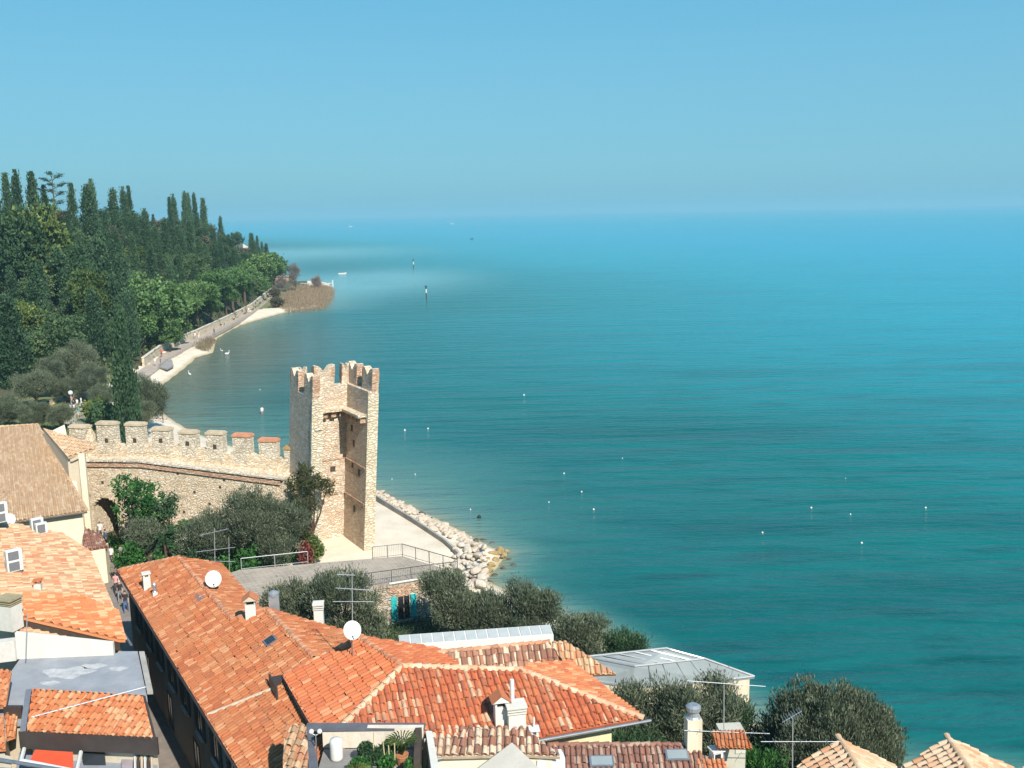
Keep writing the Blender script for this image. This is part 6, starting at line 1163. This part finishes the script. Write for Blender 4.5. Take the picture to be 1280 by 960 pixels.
# ---------------------------------------------------------------- people
SKIN = plain('skin', (.50, .28, .18), .6, .1, 6, local=True, bmp=0)
def cloth(n, c): return plain(n+' cloth', c, .9, .15, 6, local=True, bmp=0)
BODY = {}
def body_mesh(pose):
    """one continuous body grown over a skeleton; faces come back with their height so clothes can be told apart"""
    if pose in BODY: return BODY[pose]
    st = .22 if pose == 'walk' else .03
    J = {'pel': (0, 0, .95, .13, .10), 'spi': (0, .01, 1.18, .13, .095), 'che': (0, 0, 1.36, .155, .10), 'nec': (0, 0, 1.49, .055, .055), 'hea': (0, -.015, 1.57, .075, .085), 'top': (0, -.01, 1.68, .07, .08)}
    for s, n in ((-1, 'l'), (1, 'r')):
        f = st*s
        J.update({'sh'+n: (.17*s, 0, 1.41, .06, .06), 'el'+n: (.235*s, .02-f*.5, 1.14, .042, .042), 'wr'+n: (.24*s, -.06-f*.9, .90, .03, .03), 'ha'+n: (.235*s, -.09-f, .80, .032, .018),
                  'hi'+n: (.09*s, 0, .88, .09, .09), 'kn'+n: (.10*s, -.03+f*.55, .49, .058, .058), 'an'+n: (.10*s, .03+f*1.15, .085, .04, .04), 'to'+n: (.11*s, -.14+f*1.15, .035, .036, .026)})
    E_ = [('pel', 'spi'), ('spi', 'che'), ('che', 'nec'), ('nec', 'hea'), ('hea', 'top')]
    for n in 'lr': E_ += [('che', 'sh'+n), ('sh'+n, 'el'+n), ('el'+n, 'wr'+n), ('wr'+n, 'ha'+n), ('pel', 'hi'+n), ('hi'+n, 'kn'+n), ('kn'+n, 'an'+n), ('an'+n, 'to'+n)]
    ks = list(J); me = bpy.data.meshes.new('body'); me.from_pydata([J[k][:3] for k in ks], [(ks.index(a), ks.index(b_)) for a, b_ in E_], []); o = bpy.data.objects.new('body_skeleton', me); COL.objects.link(o)
    m_ = o.modifiers.new('skin', 'SKIN'); sv = me.skin_vertices[0].data
    for k, v in zip(ks, sv): v.radius = J[k][3:5]; v.use_root = k == 'pel'
    o.modifiers.new('sub', 'SUBSURF').levels = 1
    dg = bpy.context.evaluated_depsgraph_get(); BODY[pose] = bpy.data.meshes.new_from_object(o.evaluated_get(dg)); bpy.data.objects.remove(o); return BODY[pose]
def person(q, label, shirt, legs, pose='stand', rz=0, shorts=False, hair=(.05, .03, .02), lie=False, group=None, h=1.0):
    base = body_mesh(pose); me = base.copy(); me.materials.clear()
    for m_ in (SKIN, shirt, legs, plain('shoe', (.08, .07, .07), .8)): me.materials.append(m_)
    for p_ in me.polygons:
        c = p_.center; arm = abs(c.x) > .175 and c.z < 1.36
        p_.material_index = 0 if c.z > 1.46 or (arm and c.z < 1.16) else (1 if c.z > .93 or arm else (2 if c.z > (.52 if shorts else .1) else (3 if c.z < .1 else 0))); p_.use_smooth = True
    r = empty('person', q, label, 'person', group); r.rotation_euler = (-PI/2*.97, 0, rz) if lie else (0, 0, rz); r.scale = (h, h, h); WORLD[r.name] = np.zeros(3)
    link_mesh('body', me, r); hm = MB(); hm.ball((0, .012, 1.645), .1, 10, 7, 0, (.86, .98, .95)); hm.build('hair', plain('hair %.2f' % hair[0], hair, .8, .2, 8, local=True, bmp=0), r); return r
WH, DK, BL, RD, GY, BG, PK, TEAL = cloth('white', (.75, .74, .72)), cloth('black', (.025, .025, .03)), cloth('blue', (.06, .12, .28)), cloth('red', (.5, .05, .04)), cloth('grey', (.22, .22, .23)), cloth('beige', (.5, .42, .32)), cloth('pink', (.6, .3, .28)), cloth('teal', (.05, .25, .27))
al = lambda u, v: P(u, v, 1.565)
person(al(140, 706), 'person in a white top and dark skirt walking away up the sunlit alley', WH, DK, 'walk', PI, True)
person(al(133, 684), 'person in a blue top standing at the alley mouth by the gate annex', BL, DK, 'walk', 2.6)
person(al(152, 705), 'person in grey clothes standing in the shade beside the garden', GY, DK, 'stand', 1)
person(al(146, 742), 'person with a pale pink top at the bend of the shaded alley', PK, DK, 'walk', .3)
person(al(151, 752), 'person with fair hair in a dark jacket in the shaded alley', DK, GY, 'walk', .1, False, (.5, .45, .38))
person(al(158, 765), 'person in black and blue farthest down the shaded alley', DK, BL, 'walk', .2)
person(al(126, 674), 'person in a white shirt inside the dark gateway', WH, GY, 'walk', .2)
person(al(119, 660), 'person in dark clothes deep inside the gateway', GY, DK, 'walk', PI)
pw = lambda u, v: P(u, v, PZ+.03)
for u, v, sh_, lg, po_, rz, lab in [(194, 457, WH, BG, 'stand', 0, 'person in white standing at the small path terrace'), (201, 457, DK, DK, 'stand', 2, 'person in black at the small path terrace'), (195, 446, DK, PK, 'walk', 0, 'person in a dark top on the promenade above the terrace, on the left'), (202, 446, RD, DK, 'walk', .4, 'person in a red top on the promenade above the terrace, on the right'),
        (244, 424, WH, GY, 'walk', 0, 'person in white by the promenade wall, left of a pair'), (249, 423, BG, WH, 'walk', .3, 'person in beige by the promenade wall, right of a pair'), (268, 418, BL, DK, 'walk', PI, 'lone person in blue in the middle of the promenade'), (308, 392, DK, DK, 'walk', 0, 'person in black near the far end of the promenade'), (311, 391, WH, BG, 'walk', .1, 'person in white near the far end of the promenade'), (329, 380, GY, DK, 'walk', PI, 'farthest person on the promenade')]: person(pw(u, v), lab, sh_, lg, po_, rz)
for u, v, sh_, lg, rz, lab in [(88, 518, WH, BG, 0, 'person in white and beige at the left edge of the garden path'), (93, 513, DK, WH, .5, 'person in a dark top in the group on the garden path'), (97, 511, WH, GY, 3, 'person in a white top in the middle of the garden path group'), (102, 509, WH, WH, 2.5, 'person all in white at the right of the garden path group'), (90, 507, PK, BL, 3, 'person in a pink top at the back of the garden path group'), (99, 522, TEAL, BG, .2, 'person in teal nearest the town wall on the garden path')]: person(on_ground(u, v), lab, sh_, lg, 'walk', rz)
person(P(328, 521, -.45), 'person in a white shirt wading in the shallow bay', WH, GY, 'stand', .5, True)
person(on_ground(201, 525)+[0, 0, .14], 'sunbather in dark swimwear lying left of the beach post', SKIN, DK, 'stand', 1.2, True, lie=True)
person(on_ground(209, 525)+[0, 0, .14], 'sunbather in red swimwear lying right of the beach post', RD, RD, 'stand', 1.4, True, lie=True)
q = on_ground(204, 529); bp = empty('beach_post', q, 'dark wooden post with a short crossbar standing on the beach', 'post'); MB().tube(q-[0, 0, .3], q+[0, 0, 2.1], .06).build('post', WOODD, bp); MB().tube(q+[-.9, 0, 1.5], q+[1.0, .1, 1.5], .05).build('crossbar', WOODD, bp)

# ---------------------------------------------------------------- far shore things: pier, hut, reeds, bare tree, lamp, parasol
pr = empty('pier', P(398, 356, 0), 'white timber pier on posts at the tip of the promontory', 'pier'); a, b_ = P(376, 357, .9), P(416, 357, .9)
MB().hexa([a-[0, 1, .12], b_-[0, 1, .12], b_+[0, 1, -.12], a+[0, 1, -.12]], [a-[0, 1, 0], b_-[0, 1, 0], b_+[0, 1, 0], a+[0, 1, 0]]).build('deck', plain('pale planks', (.5, .46, .4), .9, .2, 2), pr)
for k in range(9):
    for s in (-1, 1): q = a+(b_-a)*k/8+[0, s*.95, 0]; MB().tube(q-[0, 0, 2.4], q+[0, 0, 1.1+(1.3 if k == 8 else 0)], .11, n=6).build('post', WHITEP if k > 5 else WOODG, pr)
for s in (-1, 1): MB().tube(a+[0, s*.95, 1.0], b_+[0, s*.95, 1.0], .07, n=5).build('rail', WHITEP, pr)
a = P(336, 352, 1.4); bh = empty('boathouse', a+[4, 2, 0], 'low brown boathouse with a pale grey roof where the promenade ends', 'boathouse'); MB().box((a[0]+4.5, a[1]+6, 2.2), (10.5, 5, 2.2), .1).build('wall', plaster('brown wall', (.34, .24, .17)), bh); MB().box((a[0]+4.5, a[1]+6, 3.45), (11.5, 6, .22), .1).box((a[0]+4.5, a[1]+6, 3.62), (10.5, 4.6, .16), .1).build('roof', plain('pale grey roofing', (.42, .43, .43), .8, .2, .5), bh)
hp = np.stack([rgn.uniform(-112, -52, 14000), rgn.uniform(290, 430, 14000)], 1); RP = np.array([p2(350, 388), p2(354, 376), p2(366, 363), p2(384, 361), p2(409, 361), p2(415.5, 362), p2(414.5, 373), p2(403, 387), p2(376, 390), p2(360, 391)]); hp = hp[inside(hp, RP)]; per = 14
p = np.repeat(np.c_[hp, np.maximum(ground_z(hp), 0)+.4], per, 0)+rgn.normal(0, 1, (len(hp)*per, 3))*np.array([.8, .8, .35]); tag(link_mesh('reed_bed', leaves('reeds', p, rgn.normal(0, .2, p.shape)+np.array([0, 0, 1]), .7, .12, rgn.random(len(p)), F_REED, rgn)), kind='stuff')
hp = np.stack([rgn.uniform(-80, -52, 6000), rgn.uniform(200, 260, 6000)], 1); RP = np.array([p2(243, 440), p2(256, 428), p2(270, 426), p2(266, 434), p2(258, 442)]); hp = hp[inside(hp, RP)]
p = np.repeat(np.c_[hp, np.maximum(ground_z(hp), 0)+.25], 10, 0)+rgn.normal(0, .35, (len(hp)*10, 3)); tag(link_mesh('beach_grass', leaves('beach grass', p, rgn.normal(0, .3, p.shape)+np.array([0, 0, 1]), .8, .1, rgn.random(len(p)), F_REED, rgn)), kind='stuff')
for u, vt, vb, hw, lab, sd_ in [(368, 329, 366, 10, 'bare pinkish grey willow standing on the promontory', 161), (352, 344, 360, 7, 'low bare shrub beside the boathouse', 162), (396, 344, 362, 7, 'thin bare bush at the foot of the pier', 163)]:
    b_ = P(u, vb, .8); y = b_[1]; top = D(u, vt, y); h = top[2]-.5; rad = hw*np.linalg.norm(top-EYE)/FPX; me, tb = tree_proto('bare', h, rad, sd_, F_TWIG, BARK); plant_tree('bare_tree', (b_[0], y, .5), me, tb, BARK, lab)
for u, v, lab in [(347, 385, 'round green shrub at the edge of the reed bed'), (344, 372, 'low grey shrub where the path meets the reeds')]: b_ = P(u, v, .8); me, tb = tree_proto('broad', 2.6, 2.2, int(u), F_DULL, BARK); plant_tree('shore_shrub', (b_[0], b_[1], .7), me, tb, BARK, lab, 'shrub')
q = D(88, 491, 150); g = gz(q[0], 150); lp = empty('street_lamp', (q[0], 150, g), 'garden lamp with a round white globe beside the grove path', 'lamp'); MB().tube((q[0], 150, g-.2), (q[0], 150, q[2]-.25), .06, .05, 8).build('post', WOODG, lp); MB().ball(q, .36, 14, 9).build('globe', WHITEP, lp, smooth_=True)
q = on_ground(88, 500)+[1, 4, 0]; gwl = [on_ground(u, v) for u, v in [(62, 507), (84, 501), (106, 499), (122, 504)]]; gw_ = empty('garden_wall', gwl[1], 'low rough stone wall at the end of the garden path', 'wall'); mb = MB()
for a, b_ in zip(gwl[:-1], gwl[1:]): mb.hexa([a-[0, 0, .4], b_-[0, 0, .4], b_+[0, .7, -.4], a+[0, .7, -.4]], [a+[0, 0, 1.0], b_+[0, 0, 1.1], b_+[0, .7, 1.1], a+[0, .7, 1.0]])
mb.build('wall_face', S_WALL, gw_)
q = D(52, 421, 186); g = gz(q[0], 186); pb_ = empty('parasol', (q[0], 186, g), 'small red parasol under the trees above the grove', 'parasol'); MB().tube((q[0], 186, g), (q[0], 186, q[2]+.3), .04).build('pole', WOODG, pb_); MB().lathe((q[0], 186, q[2]), [(1.25, -.35), (.7, .05), (.08, .35)], 10).build('canopy', plain('red canopy', (.6, .07, .04), .8, .1), pb_)

# ---------------------------------------------------------------- on the water
def boat(u, v, ln, rz, label, hull, cabin=True, wake=0):
    q = P(u, v, 0); r = empty('boat', q, label, 'boat'); ca, sa = math.cos(rz), math.sin(rz); f = lambda x, y, z: (q[0]+x*ca-y*sa, q[1]+x*sa+y*ca, z)
    w_ = ln*.28; lo = [f(-ln/2, -w_*.38, -.2), f(ln*.2, -w_*.38, -.2), f(ln*.42, 0, -.2), f(ln*.2, w_*.38, -.2), f(-ln/2, w_*.38, -.2)]; hi = [f(-ln/2, -w_/2, .12*ln), f(ln*.2, -w_/2, .13*ln), f(ln*.55, 0, .17*ln), f(ln*.2, w_/2, .13*ln), f(-ln/2, w_/2, .12*ln)]
    MB().hexa(lo, hi).build('hull', hull, r)
    if cabin: c = f(-.02*ln, 0, .2*ln); MB().box(c, (ln*.34, w_*.62, ln*.15), rz, 0, .8).build('cabin', WHITEP, r); MB().box((c[0], c[1], c[2]+.01*ln), (ln*.3, w_*.66, ln*.05), rz).build('windscreen', GLASSD, r)
boat(438, 283.5, 9, .3, 'white motor boat far out left of centre near the horizon', WHITEP); boat(565, 280, 11, .1, 'small pale boat far out near the horizon, right of the motor boat', WHITEP)
boat(590, 299, 7, 1.2, 'small dark blue boat far out on the open lake', plain('navy hull', (.02, .05, .13), .5), False); boat(428, 342.5, 4.5, .4, 'little white dinghy moored off the pier', WHITEP, False)
for u, v, h, lab in [(533, 373, 4.6, 'striped navigation post with a dark topmark off the promontory'), (517, 336, 5.5, 'distant navigation post with a dark topmark nearer the horizon')]:
    q = P(u, v, 0); r = empty('navigation_mark', q, lab, 'navigation mark'); MB().tube(q-[0, 0, 1.5], q+[0, 0, h*.45], .22, n=8).build('pile', WOODD, r); MB().tube(q+[0, 0, h*.45], q+[0, 0, h*.75], .24, n=8).build('white_band', WHITEP, r); MB().tube(q+[0, 0, h*.75], q+[0, 0, h*.9], .2, n=8).lathe(q+[0, 0, h*.9], [(.5, 0), (.5, .3), (.1, .7)], 8).build('topmark', plain('dark green paint', (.015, .05, .035)), r)
BU = MB(); BU.lathe((0, 0, 0), [(.12, -.25), (.24, -.1), (.26, .06), (.2, .2), (.07, .27), (.05, .36)], 12); bm_ = BU.build('mooring_buoy', WHITEP, origin=(0, 0, 0), smooth_=True); BUOYS = [(506, 538, 1.6, 'white buoy nearest the right side of the tower'), (535, 536, 1.4, 'white buoy next right from the one nearest the tower'), (519, 593, .9, 'small white buoy off the top of the beach rocks'), (490, 599, .8, 'tiny white buoy closest to the tower foot'),
    (705, 592, 1.1, 'white buoy farthest out of the four in the middle water'), (727, 615, 1.1, 'white buoy second out of the four in the middle water'), (686, 628, .9, 'leftmost white buoy of the four in the middle water'), (742, 637, 1.2, 'white buoy closest to the viewer in the middle water'), (588, 637, .9, 'white buoy off the middle of the rocky shore'), (778, 573, .8, 'lone faint white buoy right of the middle water'),
    (953, 666, 1.1, 'leftmost white buoy of the right hand group'), (1014, 635, 1.2, 'white buoy upper left in the right hand group'), (1063, 643, .9, 'white buoy in the centre of the right hand group'), (1077, 679, 1.2, 'white buoy nearest the viewer in the right hand group'), (1157, 635, 1.2, 'rightmost white buoy on the lake'), (1057, 598, .6, 'faintest white buoy at the back of the right hand group'), (655, 494, 1.6, 'white buoy far out beyond the middle water'), (325, 487, .9, 'white buoy in the murky bay')]
for k, (u, v, s, lab) in enumerate(BUOYS):
    o = bm_ if k == 0 else bm_.copy()
    if k: COL.objects.link(o)
    q = P(u, v, 0); o.location = (q[0], q[1], 0); s *= .36; o.scale = (s, s, s); tag(o, lab, 'buoy', 'white buoys on the lake')
q = P(599, 647, 0); tag(MB().lathe((q[0], q[1], 0), [(.1, -.2), (.2, 0), (.2, .15), (.06, .3)], 10).build('dark_buoy', BLACK), 'small dark buoy off the rocky shore', 'buoy')
def swan(u, v, rz, s, label):
    q = P(u, v, 0); r = empty('swan', (q[0], q[1], 0), label, 'bird', 'white swans in the bay'); r.rotation_euler = (0, 0, rz); r.scale = (s, s, s); WORLD[r.name] = np.zeros(3)
    me = bpy.data.meshes.new('sk'); vs = [(-.5, 0, .22), (-.2, 0, .16), (.15, 0, .17), (.36, 0, .3), (.42, 0, .52), (.36, 0, .72), (.45, 0, .8), (.58, 0, .75)]; me.from_pydata(vs, [(i, i+1) for i in range(7)], []); o = bpy.data.objects.new('bird_skeleton', me); COL.objects.link(o); o.modifiers.new('s', 'SKIN')
    for v_, rr in zip(me.skin_vertices[0].data, (.06, .22, .22, .1, .055, .05, .065, .02)): v_.radius = (rr, rr)
    me.skin_vertices[0].data[1].use_root = True; o.modifiers.new('b', 'SUBSURF').levels = 1; dg = bpy.context.evaluated_depsgraph_get(); m2 = bpy.data.meshes.new_from_object(o.evaluated_get(dg)); bpy.data.objects.remove(o); m2.materials.clear(); m2.materials.append(WHITEP); link_mesh('body', m2, r)
    MB().tube((.56, 0, .75), (.66, 0, .71), .03, .012, 6).build('beak', plain('orange beak', (.6, .22, .04)), r)
swan(284, 443, .5, 1.1, 'white swan swimming in the bay below the promenade'); swan(237, 469, 2.2, 1.1, 'white swan near the beach edge of the bay'); swan(277, 439, 2.6, .8, 'smaller pale swan swimming beside the white one in the bay')
